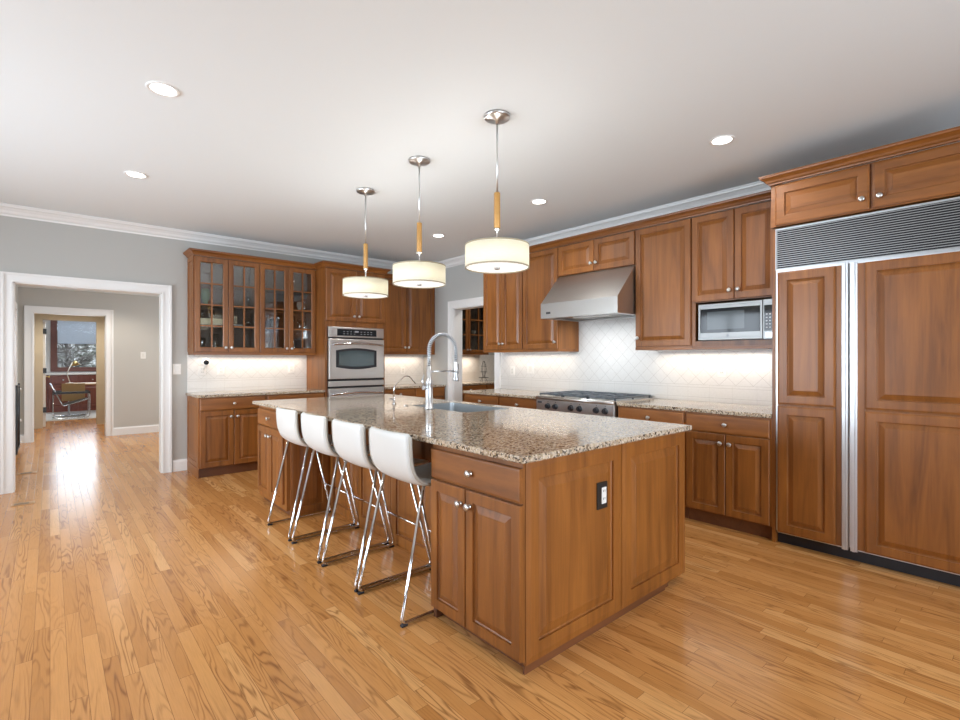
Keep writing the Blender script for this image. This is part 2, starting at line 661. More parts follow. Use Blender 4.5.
# hall
HY = 10.6
struct('wall_hall_left', MB().box(-0.50, -0.38, YB + 0.14, 12.6, 0, HZ), HALLW)
struct('wall_hall_right', MB().box(3.5, 3.62, YB + 0.14, HY, 0, HZ), HALLW)
mb = MB().box(-0.38, -0.205, HY, HY + 0.12, 0, HZ).box(0.725, 3.5, HY, HY + 0.12, 0, HZ).box(-0.205, 0.725, HY, HY + 0.12, 2.07, HZ)
struct('wall_hall_back', mb, HALLW)
struct('wall_vestibule_right', MB().box(1.0, 1.1, HY + 0.12, 12.6, 0, HZ), BEIGE)
mb = MB().box(-0.50, -0.115, 12.6, 12.72, 0, HZ).box(0.72, 1.1, 12.6, 12.72, 0, HZ).box(-0.115, 0.72, 12.6, 12.72, 2.09, HZ)
struct('wall_vestibule_back', mb, BEIGE)
# study
struct('wall_study_left', MB().box(-1.6, -1.5, 12.72, 16.6, 0, HZ), HALLW)
struct('wall_study_right', MB().box(3.0, 3.1, 12.72, 16.6, 0, HZ), HALLW)
struct('wall_study_front', MB().box(-1.5, -0.50, 12.6, 12.72, 0, HZ).box(1.1, 3.0, 12.6, 12.72, 0, HZ), HALLW)
WX0, WX1, WZ0, WZ1 = 0.10, 1.00, 1.07, 2.40
mb = MB().box(-1.6, WX0, 16.6, 16.72, 0, HZ).box(WX1, 3.1, 16.6, 16.72, 0, HZ).box(WX0, WX1, 16.6, 16.72, 0, WZ0).box(WX0, WX1, 16.6, 16.72, WZ1, HZ)
struct('wall_study_back', mb, WHITE)


def window(name, fr, u0, u1, v0, v1, bars, m=WHITE, fw=0.06):
    mb = MB()
    mb.fbox(fr, u0, u0 + fw, v0, v1, -0.05, 0.02).fbox(fr, u1 - fw, u1, v0, v1, -0.05, 0.02)
    mb.fbox(fr, u0 + fw, u1 - fw, v0, v0 + fw, -0.05, 0.02).fbox(fr, u0 + fw, u1 - fw, v1 - fw, v1, -0.05, 0.02)
    for k in range(1, bars):
        u = u0 + (u1 - u0) * k / bars
        mb.fbox(fr, u - 0.03, u + 0.03, v0 + fw, v1 - fw, -0.04, 0.01)
    for k in range(1, 4 if bars > 1 else 1):
        v_ = v0 + (v1 - v0) * k / 4
        mb.fbox(fr, u0 + fw, u1 - fw, v_ - 0.012, v_ + 0.012, -0.035, 0.005)
    for k in range(bars if bars > 1 else 0):
        u = u0 + (u1 - u0) * (k + 0.5) / bars
        mb.fbox(fr, u - 0.012, u + 0.012, v0 + fw, v1 - fw, -0.034, 0.004)
    o = struct(name, mb, m)
    g = MB().fbox(fr, u0 + fw, u1 - fw, v0 + fw, v1 - fw, -0.03, -0.024).build('window_pane', WGLASS, o)
    return o


window('window_1', frame((0, 16.6, 0), (1, 0, 0), (0, -1, 0)), WX0, WX1, WZ0, WZ1, 1, REDPAINT, 0.04)
window('window_2', frame((0, -3.15, 0), (1, 0, 0), (0, 1, 0)), -0.5, 3.1, 0.38, 2.38, 3)
window('window_3', frame((-2.95, 0, 0), (0, 1, 0), (1, 0, 0)), 2.1, 5.9, 0.38, 2.38, 3)
# casing of the study window in brick red, on the face of the wall
fr = frame((0, 16.6, 0), (1, 0, 0), (0, -1, 0))
mb = MB().fbox(fr, WX0 - 0.09, WX0, WZ0 - 0.07, WZ1 + 0.08, 0, 0.03).fbox(fr, WX1, WX1 + 0.09, WZ0 - 0.07, WZ1 + 0.08, 0, 0.03)
mb.fbox(fr, WX0, WX1, WZ1, WZ1 + 0.08, 0, 0.03).fbox(fr, WX0, WX1, WZ0 - 0.07, WZ0, 0, 0.05)
struct('trim_1', mb, REDPAINT)


# casings
def casing(name, fr, u0, u1, vtop, w=0.095, m=WHITE):
    """u0,u1,vtop: the opening; frame n points into the room"""
    mb = MB()
    for (a, c) in ((u0 - w, u0), (u1, u1 + w)):
        mb.fbox(fr, a, c, 0, vtop, 0, 0.018)
    mb.fbox(fr, u0 - w, u1 + w, vtop, vtop + w, 0, 0.018)
    # back band
    mb.fbox(fr, u0 - w - 0.008, u0 - w + 0.014, 0, vtop + w - 0.014, 0, 0.030).fbox(fr, u1 + w - 0.014, u1 + w + 0.008, 0, vtop + w - 0.014, 0, 0.030)
    mb.fbox(fr, u0 - w - 0.008, u1 + w + 0.008, vtop + w - 0.014, vtop + w + 0.008, 0, 0.030)
    # inner bead
    mb.fbox(fr, u0 - 0.014, u0, 0, vtop, 0.018, 0.023).fbox(fr, u1, u1 + 0.014, 0, vtop, 0.018, 0.023).fbox(fr, u0 - 0.014, u1 + 0.014, vtop, vtop + 0.014, 0.018, 0.023)
    return struct(name, mb, m)


casing('trim_2', fr_negY(YB), OX0, OX1, OZ, 0.082)
#casing('trim_3', frame((0, YB + 0.14, 0), (1, 0, 0), (0, 1, 0)), OX0 + 0.07, OX1, OZ, 0.078)
mb = MB().box(OX0, OX0 + 0.012, YB, YB + 0.14, 0, OZ).box(OX1 - 0.012, OX1, YB, YB + 0.14, 0, OZ).box(OX0, OX1, YB, YB + 0.14, OZ - 0.012, OZ)
struct('trim_4', mb, WHITE)
casing('trim_5', fr_negX(XR), PY0, PY1, PZ, 0.105)
mb = MB().box(XR, XT, PY0, PY0 + 0.012, 0, PZ).box(XR, XT, PY1 - 0.012, PY1, 0, PZ).box(XR, XT, PY0, PY1, PZ - 0.012, PZ)
struct('trim_6', mb, WHITE)
casing('trim_7', fr_negY(HY), -0.205, 0.725, 2.07, 0.093)
mb = MB().box(-0.205, -0.193, HY, HY + 0.12, 0, 2.07).box(0.713, 0.725, HY, HY + 0.12, 0, 2.07).box(-0.205, 0.725, HY, HY + 0.12, 2.058, 2.07)
struct('trim_8', mb, WHITE)
mb = MB().box(-0.115, -0.103, 12.6, 12.72, 0, 2.09).box(0.708, 0.72, 12.6, 12.72, 0, 2.09).box(-0.115, 0.72, 12.6, 12.72, 2.078, 2.09)
struct('trim_9', mb, BEIGE)

# crown moulding on the ceiling
cp = [(0, 2.735), (0.012, 2.735), (0.014, 2.750), (0.030, 2.762), (0.040, 2.785), (0.062, 2.808), (0.078, 2.815), (0.082, 2.828), (0.092, 2.830), (0.092, ZC), (0, ZC)]
mb = MB().sweep([(-2.95, -3.15), (-2.95, YB), (XR, YB), (XR, -3.15)], cp, 1)
struct('trim_10', mb, WHITE)
# baseboards
bp = [(0, 0), (0.016, 0), (0.016, 0.11), (0.010, 0.125), (0.006, 0.135), (0, 0.135)]
struct('baseboard_back', MB().sweep([(OX1 + 0.103, YB), (1.236, YB)], bp, 1), WHITE)
struct('baseboard_left', MB().sweep([(-2.95, -3.15), (-2.95, YB), (OX0 - 0.103, YB)], bp, 1), WHITE)
struct('baseboard_right', MB().sweep([(XR, 0.02), (XR, -3.15)], bp, 1), WHITE)
struct('baseboard_hall', MB().sweep([(0.826, HY), (3.5, HY)], bp, 1), WHITE)
struct('baseboard_hall_left', MB().sweep([(-0.38, 9.93), (-0.38, HY), (-0.30, HY)], bp, 1), WHITE)
struct('baseboard_study', MB().sweep([(-1.5, 12.72), (-1.5, 16.6)], bp, 1), WHITE)

# white closed door on the hall's left wall
fr = fr_posX(-0.38)
mb = MB()
mb.fbox(fr, 9.02, 9.11, 0, 2.04, 0, 0.018).fbox(fr, 9.83, 9.92, 0, 2.04, 0, 0.018).fbox(fr, 9.02, 9.92, 2.04, 2.13, 0, 0.018)
struct('trim_11', mb, WHITE)
mb = MB()
mb.rings(fr, 9.115, 9.825, 0.01, 2.025, [(0, 0.0005), (0, 0.008), (0.11, 0.008), (0.12, 0.004), (0.14, 0.009)])
door1 = struct('door_1', mb, WHITE)
# open study door, white, hinged on the left jamb
mb = MB().bbox(-0.103, -0.065, 12.73, 13.47, 0.012, 2.05, 0.002)
door2 = struct('door_2', mb, WHITE)
for z in (1.86, 1.10, 0.34):
    MB().box(-0.103, -0.050, 12.700, 12.728, z - 0.05, z + 0.05).build('door_hinge', GATE, door2)
MB().lathe((-0.066, 13.40, 0.96), (1, 0, 0), [(0.02, 0), (0.02, 0.006), (0.008, 0.01), (0.008, 0.035), (0.026, 0.045), (0.028, 0.06), (0.015, 0.072)], 16).build('door_knob', BRASS, door2)

# ------------------------------------------------------------------ cabinet building blocks
RAISED = [(0, -0.020), (0, -0.004), (0.0035, 0.0), (0.052, 0.0), (0.053, -0.010), (0.0585, -0.0125), (0.0600, -0.0125), (0.0905, -0.0015), (0.0915, 0.0)]


def raised(mb, fr, u0, u1, v0, v1, n0=0.02, st=0.052, flat=False):
    k = min(1.0, 0.36 * min(u1 - u0, v1 - v0) / 0.0905)
    pr = []
    for i, n in RAISED:
        if i <= 0.003:
            pr.append((i, n + n0))
        else:
            pr.append(((st + (i - 0.052)) * k, n + n0))
    if flat:
        pr = pr[:6] + [(pr[5][0] + 0.002, pr[5][1]), (pr[5][0] + 0.042, pr[5][1] + 0.0075), (pr[5][0] + 0.044, pr[5][1] + 0.0085)]
    mb.rings(fr, u0, u1, v0, v1, pr)


def knob(fr, u, v, n, parent, r=0.0175):
    o = fr(u, v, n)
    ax = fr(0, 0, 1) - fr(0, 0, 0)
    MB().lathe(o, ax, [(r * 0.62, 0), (r * 0.55, 0.003), (r * 0.36, 0.008), (r * 0.42, 0.014), (r * 0.9, 0.019), (r, 0.024), (r * 0.85, 0.028), (r * 0.3, 0.030)], 16).build('knob', NICKEL, parent)


def door(fr, u0, u1, v0, v1, parent, kn=None, name='door', m=WZ, st=0.052, flat=False):
    mb = MB()
    raised(mb, fr, u0, u1, v0, v1, 0.02, st, flat)
    d = mb.build(name, m, parent)
    if kn:
        knob(fr, kn[0], kn[1], 0.019, d)
    return d


def drawer(fr, u0, u1, v0, v1, parent, m, kn=True):
    mb = MB().rings(fr, u0, u1, v0, v1, [(0, 0), (0, 0.015), (0.004, 0.0185), (0.010, 0.020)])
    d = mb.build('drawer', m, parent)
    if kn:
        knob(fr, (u0 + u1) / 2, (v0 + v1) / 2, 0.020, d)
    return d


def glass_door(fr, u0, u1, v0, v1, parent, kn, cols=2, rows=4, fw=0.056):
    mb = MB().rings(fr, u0, u1, v0, v1, [(0, 0), (0, 0.017), (0.003, 0.020), (fw - 0.008, 0.020), (fw, 0.014), (fw, 0)], loop=True)
    d = mb.build('door', WZ, parent)
    mm = MB()
    gu0, gu1, gv0, gv1 = u0 + fw, u1 - fw, v0 + fw, v1 - fw
    for c in range(1, cols):
        u = gu0 + (gu1 - gu0) * c / cols
        mm.fbox(fr, u - 0.008, u + 0.008, gv0, gv1, 0.006, 0.017)
    for r in range(1, rows):
        v = gv0 + (gv1 - gv0) * r / rows
        mm.fbox(fr, gu0, gu1, v - 0.008, v + 0.008, 0.0055, 0.0165)
    mm.build('muntins', WZ, d)
    MB().fbox(fr, gu0, gu1, gv0, gv1, 0.001, 0.005).build('glass_pane', GLASS, d)
    knob(fr, kn[0], kn[1], 0.019, d)
    return d


GAP = 0.0025


def base_cab(label, fr, u0, u1, depth, m_dr, parts='d2', end=None, kick=0.05, zk=0.105, zb=0.893, group=None, loc=None, kn_out=True):
    """base unit: drawer over doors. u runs along the face, fr(...,n) outward. body behind n=0"""
    p = fr((u0 + u1) / 2, 0, -depth / 2)
    t = thing('base_cabinet', label, 'cabinet', tuple(p), group)
    MB().fbox(fr, u0, u1, zk, zb, -depth, 0).build('body', WZ, t)
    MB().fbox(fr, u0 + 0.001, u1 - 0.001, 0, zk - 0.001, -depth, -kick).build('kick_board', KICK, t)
    g = 0.012
    if 'd' in parts:
        drawer(fr, u0 + g, u1 - g, 0.748, 0.882, t, m_dr)
        top = 0.738
    else:
        top = 0.880
    if '2' in parts:
        c = (u0 + u1) / 2
        ku = 0.032
        door(fr, u0 + g, c - GAP, zk + 0.01, top, t, (c - GAP - ku, top - 0.07))
        door(fr, c + GAP, u1 - g, zk + 0.01, top, t, (c + GAP + ku, top - 0.07))
    if '1' in parts:
        door(fr, u0 + g, u1 - g, zk + 0.01, top, t, (u1 - g - 0.032, top - 0.07))
    return t


def upper_cab(label, fr, u0, u1, depth, z0, z1, doors=2, kz=None, kside=0, rail=0.03, name='wall_cabinet', group=None, sides=0.0):
    p = fr((u0 + u1) / 2, z0, -depth / 2)
    t = thing(name, label, 'cabinet', tuple(p), group)
    MB().fbox(fr, u0, u1, z0 + rail, z1, -depth, 0).build('body', WZ, t)
    if rail > 0:
        MB().fbox(fr, u0 - sides, u1 + sides, z0, z0 + rail, -depth, 0.008).build('light_rail', WX if abs(fr(1, 0, 0).x - fr(0, 0, 0).x) > 0.5 else WY, t)
    g = 0.006
    kz = kz if kz is not None else z0 + rail + 0.075
    if doors == 2:
        c = (u0 + u1) / 2
        door(fr, u0 + g, c - GAP, z0 + rail + 0.004, z1 - 0.008, t, (c - GAP - 0.03, kz))
        door(fr, c + GAP, u1 - g, z0 + rail + 0.004, z1 - 0.008, t, (c + GAP + 0.03, kz))
    else:
        ku = u0 + g + 0.03 if kside < 0 else u1 - g - 0.03
        door(fr, u0 + g, u1 - g, z0 + rail + 0.004, z1 - 0.008, t, (ku, kz))
    return t


CROWN = [(-0.015, 0.0), (0.006, 0.0), (0.008, 0.010), (0.018, 0.016), (0.024, 0.030), (0.040, 0.044), (0.052, 0.050), (0.054, 0.060), (0.060, 0.062), (0.060, 0.066), (-0.015, 0.066)]


def crown(path, z, label, side=1, h=0.066, out=1.0):
    pr = [(o * out, z + dz * h / 0.066) for o, dz in CROWN]
    o = MB().sweep(path, pr, side).build('crown_moulding', WX)
    return tag(o, label, 'moulding')


# ------------------------------------------------------------------ oven wall
F_UP = fr_negY(6.42)
ZU0, ZU1 = 1.375, 2.515
DU = YB - 0.002 - 6.42


def glass_cab(label, u0, u1, shelves=True):
    t = thing('glass_front_cabinet', label, 'cabinet', ((u0 + u1) / 2, 6.6, ZU0))
    mb = MB()
    mb.box(u0, u0 + 0.018, 6.42, YB - 0.002, ZU0 + 0.03, ZU1).box(u1 - 0.018, u1, 6.42, YB - 0.002, ZU0 + 0.03, ZU1)
    mb.box(u0 + 0.018, u1 - 0.018, 6.42, YB - 0.002, ZU0 + 0.03, ZU0 + 0.05).box(u0 + 0.018, u1 - 0.018, 6.42, YB - 0.002, ZU1 - 0.02, ZU1)
    mb.build('body', WZ, t)
    MB().box(u0 + 0.018, u1 - 0.018, YB - 0.012, YB - 0.004, ZU0 + 0.05, ZU1 - 0.02).build('back_panel', INSIDE, t)
    MB().box(u0, u1, 6.412, YB - 0.002, ZU0, ZU0 + 0.03).build('light_rail', WX, t)
    for z in (1.715, 1.955, 2.20):
        MB().box(u0 + 0.019, u1 - 0.019, 6.43, YB - 0.013, z, z + 0.016).build('shelf', INSIDE, t)
    c = (u0 + u1) / 2
    glass_door(F_UP, u0 + 0.006, c - GAP, ZU0 + 0.034, ZU1 - 0.008, t, (c - 0.032, ZU0 + 0.085))
    glass_door(F_UP, c + GAP, u1 - 0.006, ZU0 + 0.034, ZU1 - 0.008, t, (c + 0.032, ZU0 + 0.085))
    return t


UA, UM, UB = 1.246, 1.963, 2.680
gc1 = glass_cab('glass-front wall cabinet at the left end, beside the hallway opening', UA, UM)
gc2 = glass_cab('glass-front wall cabinet directly left of the wall oven tower', UM, UB)
# panelled left side of the first one
mb = MB()
raised(mb, frame((UA, 0, 0), (0, 1, 0), (-1, 0, 0)), 6.43, 6.735, ZU0 + 0.035, ZU1, 0.008, 0.045, True)
mb.build('side_panel', WZ, gc1)

# oven tower
TX0, TX1, TY = 2.682, 3.556, 6.12
t = thing('oven_tower_cabinet', 'tall wood cabinet tower housing the steel double wall oven', 'cabinet', ((TX0 + TX1) / 2, 6.43, 0))
mb = MB().box(TX0, TX0 + 0.03, TY, YB - 0.002, 0.105, ZU1).box(TX1 - 0.03, TX1, TY, YB - 0.002, 0.105, ZU1)
mb.box(TX0 + 0.03, TX1 - 0.03, TY, YB - 0.002, 1.752, ZU1).box(TX0 + 0.03, TX1 - 0.03, TY, YB - 0.002, 0.105, 0.30)
mb.build('body', WZ, t)
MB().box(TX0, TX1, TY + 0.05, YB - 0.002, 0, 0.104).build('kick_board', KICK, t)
fr = fr_negY(TY)
c = 3.112
door(fr, TX0 + 0.008, c - GAP, 1.825, ZU1 - 0.008, t, (c - 0.035, 1.895))
door(fr, c + GAP, TX1 - 0.008, 1.825, ZU1 - 0.008, t, (c + 0.035, 1.895))
drawer(fr, TX0 + 0.03, TX1 - 0.03, 0.12, 0.28, t, WX)

# double oven
X0, X1 = 2.715, 3.522
t = thing('wall_oven', 'stainless steel double wall oven with black control display', 'oven', ((X0 + X1) / 2, 6.3, 0.302))
MB().box(X0, X1, 6.115, 6.65, 0.302, 1.748).build('body', BLACK, t)
cp_ = MB().bbox(X0, X1, 6.085, 6.114, 1.612, 1.746, 0.004).build('control_panel', STEELX, t)
MB().bbox(X0 + 0.115, X1 - 0.115, 6.081, 6.086, 1.632, 1.722, 0.002).build('display', DGLASS, cp_)
KEYM = mat('display_print', (0.35, 0.36, 0.38), 0.5)
for i in range(9):
    for j in range(2):
        if i == 4:
            continue
        u = X0 + 0.20 + i * 0.05
        MB().box(u, u + 0.022, 6.0802, 6.0812, 1.655 + j * 0.03, 1.661 + j * 0.03).build('display_key', KEYM, cp_)
MB().box(X0 + 0.37, X0 + 0.42, 6.0802, 6.0812, 1.680, 1.700).build('clock_digits', KEYM, cp_)


def oven_door(z0, z1, win):
    d = MB().bbox(X0, X1, 6.075, 6.113, z0, z1, 0.006).build('oven_door', STEELX, t)
    zh = z1 - 0.075
    path = [(X0 + 0.05, 6.078, zh), (X0 + 0.05, 6.035, zh)]
    path += [(X0 + 0.05 + (X1 - X0 - 0.1) * k / 12, 6.03 - 0.012 * math.sin(PI * k / 12), zh + 0.018 * math.sin(PI * k / 12)) for k in range(13)]
    path += [(X1 - 0.05, 6.035, zh), (X1 - 0.05, 6.078, zh)]
    MB().tube(fillet(path, 0.01, 3), 0.014, 12).build('handle', CHROME, d)
    if win:
        # window with bowed top and bottom, dark border around paler glass
        def lens(m, a0, a1, b0, b1, bow, y0, y1):
            n = 12
            top = [(a0 + (a1 - a0) * k / n, b1 - bow + bow * math.sin(PI * k / n)) for k in range(n + 1)]
            bot = [(a1 - (a1 - a0) * k / n, b0 + bow - bow * math.sin(PI * k / n)) for k in range(n + 1)]
            pl = top + bot
            K = len(pl)
            vs = [(x, y0, z) for x, z in pl] + [(x, y1, z) for x, z in pl]
            fs = [tuple(range(K)), tuple(range(K, 2 * K))] + [(i, (i + 1) % K, K + (i + 1) % K, K + i) for i in range(K)]
            m.add(vs, fs)
        m1 = MB()
        lens(m1, X0 + 0.095, X1 - 0.120, z0 + 0.125, z1 - 0.120, 0.030, 6.0715, 6.0755)
        wn_ = m1.build('oven_window', BLACK, d)
        m2 = MB()
        lens(m2, X0 + 0.135, X1 - 0.160, z0 + 0.160, z1 - 0.150, 0.024, 6.0700, 6.0716)
        m2.build('oven_glass', mat('oven_glass', (0.06, 0.085, 0.09), 0.05, 0.0), d)


oven_door(1.062, 1.590, True)
MB().bbox(X0, X1, 6.078, 6.113, 0.965, 1.035, 0.005).build('vent_strip', STEELX, t)
oven_door(0.40, 0.94, True)

# right of the tower
F_UR = fr_negY(6.42)
upper_cab('two-door wood wall cabinet in the corner right of the oven tower', F_UR, TX1 + 0.002, XR - 0.002, DU, ZU0 + 0.02, ZU1, 2)
crown([(UA - 0.001, YB - 0.02), (UA - 0.001, 6.40), (TX0 - 0.001, 6.40), (TX0 - 0.001, 6.10), (TX1 + 0.001, 6.10), (TX1 + 0.001, 6.40), (XR - 0.01, 6.40)], ZU1 + 0.001,
      'stepped wood crown moulding over the oven wall cabinets', 1)

# bases on the oven wall
FB = fr_negY(6.145)
DB = YB - 0.003 - 6.145
b1 = base_cab('drawer-over-two-doors base cabinet beside the hallway opening', FB, 1.238, 1.955, DB, WX, 'd2')
mb = MB()
raised(mb, frame((1.238, 0, 0), (0, 1, 0), (-1, 0, 0)), 6.15, 6.735, 0.11, 0.89, 0.006, 0.06, True)
mb.box(1.232, 1.238, 6.145, 6.735, 0, 0.108)
mb.build('side_panel', WZ, b1)
base_cab('base cabinet behind the far end of the island, left of the oven tower', FB, 1.957, TX0 - 0.002, DB, WX, 'd2')
base_cab('narrow base cabinet immediately right of the oven tower', FB, TX1 + 0.002, 4.075, DB, WX, 'd1')
base_cab('base cabinet in the room corner, right of the oven tower', FB, 4.077, XR - 0.003, DB, WX, 'd1')


def slab(x0, x1, y0, y1, label, z0=0.895, z1=0.925):
    o = MB().bbox(x0, x1, y0, y1, z0, z1, 0.006).build('countertop', GRANITE)
    return tag(o, label, 'countertop')


slab(1.215, TX0 - 0.001, 6.115, YB - 0.014, 'speckled granite countertop left of the oven tower')
slab(TX1 + 0.001, XR - 0.002, 6.115, YB - 0.014, 'short speckled granite countertop right of the oven tower')

# splashbacks
o = MB().box(1.236, TX0 - 0.001, YB - 0.012, YB - 0.0005, 0.9255, ZU0 - 0.001).build('backsplash', TILEX)
tag(o, 'cream tiled backsplash between glass cabinets and left countertop', 'backsplash')
o = MB().box(TX1 + 0.001, XR - 0.001, YB - 0.012, YB - 0.0005, 0.9255, ZU0 + 0.019).build('backsplash', TILEX)
tag(o, 'cream tiled backsplash in the corner right of the oven tower', 'backsplash')
mb = MB().box(XR - 0.012, XR - 0.0005, 3.562, PY0 - 0.115, 0.9255, 1.409)
mb.box(XR - 0.012, XR - 0.0005, 2.598, 3.556, 0.9255, 2.23)
mb.box(XR - 0.012, XR - 0.0005, 1.302, 2.594, 0.9255, 1.409)
mb.box(XR - 0.0119, XR - 0.0006, 3.5555, 3.5625, 0.9255, 1.409).box(XR - 0.0119, XR - 0.0006, 2.5935, 2.5985, 0.9255, 1.409)
o = mb.build('backsplash', TILEY)
tag(o, 'pale diagonal-tile backsplash running behind the range and under the hood', 'backsplash')

# ------------------------------------------------------------------ range wall
FRX = fr_negX(4.27)
DX = XR - 0.002 - 4.27
Z0, Z1 = 1.41, 2.572
Y_FR, Y_MW, Y_TL, Y_HD, Y_S, Y_END = 1.302, 2.043, 2.598, 3.555, 4.100, 4.811
upper_cab('two-door wood wall cabinet beside the pantry doorway', FRX, Y_S + 0.001, Y_END, DX, Z0, Z1, 2)
upper_cab('single-door wood wall cabinet immediately left of the range hood', FRX, Y_HD + 0.001, Y_S - 0.001, DX, Z0, Z1, 1, None, -1)
upper_cab('short two-door wood cabinet above the range hood', FRX, Y_TL + 0.001, Y_HD - 0.001, DX, 2.238, Z1, 2, 2.325, 0, 0.0)
upper_cab('wide single-door wood wall cabinet between hood and microwave', FRX, Y_MW + 0.001, Y_TL - 0.001, DX, Z0, Z1, 1, 1.525, 1)
t = thing('microwave_cabinet', 'wood wall cabinet with open shelf holding the microwave', 'cabinet', (4.45, 1.67, Z0))
mb = MB().fbox(FRX, Y_FR, Y_MW - 0.001, 1.815, Z1, -DX, 0)
mb.fbox(FRX, Y_FR, Y_MW - 0.001, 1.435, 1.480, -DX, 0).fbox(FRX, Y_MW - 0.030, Y_MW - 0.001, 1.480, 1.815, -DX, 0).fbox(FRX, Y_FR, Y_FR + 0.02, 1.480, 1.815, -DX, 0)
mb.build('body', WZ, t)
MB().fbox(FRX, Y_FR, Y_MW - 0.001, Z0, 1.434, -DX, 0.008).build('light_rail', WY, t)
c = 1.682
door(FRX, Y_FR + 0.055, c - GAP, 1.824, Z1 - 0.008, t, (c - 0.034, 1.898))
door(FRX, c + GAP, Y_MW - 0.006, 1.824, Z1 - 0.008, t, (c + 0.034, 1.898))
mb = MB().fbox(FRX, Y_FR, Y_FR + 0.052, 1.436, Z1, 0, 0.018)
mb.build('filler_strip', WZ, t)
crown([(XR - 0.02, Y_END + 0.001), (4.25, Y_END + 0.001), (4.25, 1.364)], Z1 + 0.001, 'long wood crown moulding over the range wall cabinets', 1, 0.06)
for o in (bpy.data.objects['crown_moulding.001'],):
    o.data.materials[0] = WY

# microwave
t = thing('microwave', 'built-in stainless microwave with dark glass door', 'microwave', (4.42, 1.69, 1.4825))
ym0, ym1, zm0, zm1 = 1.325, 1.978, 1.485, 1.795
MB().box(4.262, 4.60, ym0, ym1, 1.4825, zm1).build('body', BLACK, t)
fr = fr_negX(4.262)
mb = MB().rings(fr, 1.462, ym1, zm0, zm1, [(0, 0), (0, 0.016), (0.004, 0.020), (0.018, 0.020), (0.020, 0.017), (0.020, 0.001)], loop=True)
mb.fbox(fr, 1.482, ym1 - 0.02, zm0 + 0.02, zm0 + 0.062, 0.001, 0.0195).fbox(fr, 1.482, ym1 - 0.02, zm1 - 0.042, zm1 - 0.02, 0.001, 0.0195)
mb.build('door_frame', MWSTEEL, t)
g_ = MB().fbox(fr, 1.483, ym1 - 0.021, zm0 + 0.0625, zm1 - 0.0425, 0.002, 0.017).build('door_glass', DGLASS, t)
MB().fbox(fr, 1.60, 1.90, zm0 + 0.09, zm1 - 0.07, 0.017, 0.0175).build('door_screen', mat('microwave_screen', (0.05, 0.06, 0.065), 0.08, Specular_IOR_Level=0.3), g_)
cpn = MB().fbox(fr, ym0, 1.459, zm0, zm1, 0, 0.018).build('control_panel', MWSTEEL, t)
MB().fbox(fr, ym0 + 0.01, 1.452, zm0 + 0.062, zm1 - 0.045, 0.018, 0.0195).build('keypad', DGLASS, cpn)
mb = MB()
for i in range(4):
    for j in range(5):
        mb.fbox(fr, 1.440 - i * 0.024 - 0.012, 1.440 - i * 0.024, zm0 + 0.085 + j * 0.026, zm0 + 0.093 + j * 0.026, 0.0195, 0.0202)
mb.build('key_markings', mat('key_print', (0.5, 0.52, 0.55), 0.5), cpn)
MB().fbox(fr, 1.375, 1.440, zm0 + 0.012, zm0 + 0.05, 0.018, 0.021).build('open_button', ALU, cpn)
MB().lathe(fr(1.73, zm0 + 0.035, 0.0195), (-1, 0, 0), [(0.011, 0), (0.011, 0.0015)], 20).build('badge', mat('grey_badge', (0.2, 0.2, 0.22), 0.4), t)

# hood
t = thing('range_hood', 'stainless steel sloped range hood under the short cabinet', 'range hood', (4.3, 3.076, 1.75))
yh0, yh1 = 2.602, 3.550
prof = [(4.62, 1.755), (3.965, 1.755), (3.965, 1.912), (4.262, 2.234), (4.62, 2.234)]
K = len(prof)
mb = MB()
# shell with hollow underside
vs = [(x, yh0, z) for x, z in prof] + [(x, yh1, z) for x, z in prof]
fs = [(i, i + 1, K + i + 1, K + i) for i in range(1, K - 1)] + [(K - 1, 0, K, 2 * K - 1), tuple(range(K)), tuple(range(K, 2 * K))]
mb.add(vs, fs)
mb.box(3.966, 4.02, yh0 + 0.001, yh1 - 0.001, 1.7555, 1.762).box(4.56, 4.619, yh0 + 0.001, yh1 - 0.001, 1.7555, 1.762)
mb.box(4.02, 4.56, yh0 + 0.001, yh0 + 0.05, 1.7555, 1.762).box(4.02, 4.56, yh1 - 0.05, yh1 - 0.001, 1.7555, 1.762)
mb.build('canopy', STEEL, t)
for k in range(3):
    a0 = yh0 + 0.055 + k * 0.28
    mb = MB()
    for j in range(10):
        mb.box(4.03, 4.55, a0 + j * 0.0275, a0 + j * 0.0275 + 0.017, 1.770, 1.785)
    mb.box(4.03, 4.55, a0, a0 + 0.27, 1.785, 1.790)
    mb.build('baffle_filter', STEEL, t)
MB().bbox(3.9625, 3.9655, 3.415, 3.475, 1.800, 1.822, 0.001).build('badge', mat('dark_badge', (0.05, 0.05, 0.055), 0.4), t)

# base cabinets along the range wall
FBX = fr_negX(3.95)
DBX = XR - 0.003 - 3.95
base_cab('base cabinet at the pantry doorway end of the range wall', FBX, 4.175, 4.815, DBX, WY, 'd2')
base_cab('base cabinet immediately left of the rangetop', FBX, 3.560, 4.173, DBX, WY, 'd2')
t = thing('base_cabinet', 'two-door base cabinet underneath the rangetop', 'cabinet', (4.3, 3.07, 0))
MB().fbox(FBX, 2.590, 3.558, 0.105, 0.775, -DBX, 0).build('body', WZ, t)
MB().fbox(FBX, 2.592, 3.556, 0, 0.104, -DBX, -0.05).build('kick_board', KICK, t)
door(FBX, 2.60, 3.072, 0.115, 0.77, t, (3.04, 0.70))
door(FBX, 3.077, 3.548, 0.115, 0.77, t, (3.11, 0.70))
base_cab('base cabinet immediately right of the rangetop', FBX, 1.945, 2.588, DBX, WY, 'd2')
base_cab('base cabinet beside the refrigerator with drawer over two doors', FBX, 1.300, 1.943, DBX, WY, 'd2')
slab(3.925, XR - 0.014, 3.560, 4.835, 'speckled granite countertop between rangetop and pantry doorway')
slab(3.925, XR - 0.014, 1.300, 2.590, 'speckled granite countertop between rangetop and refrigerator')

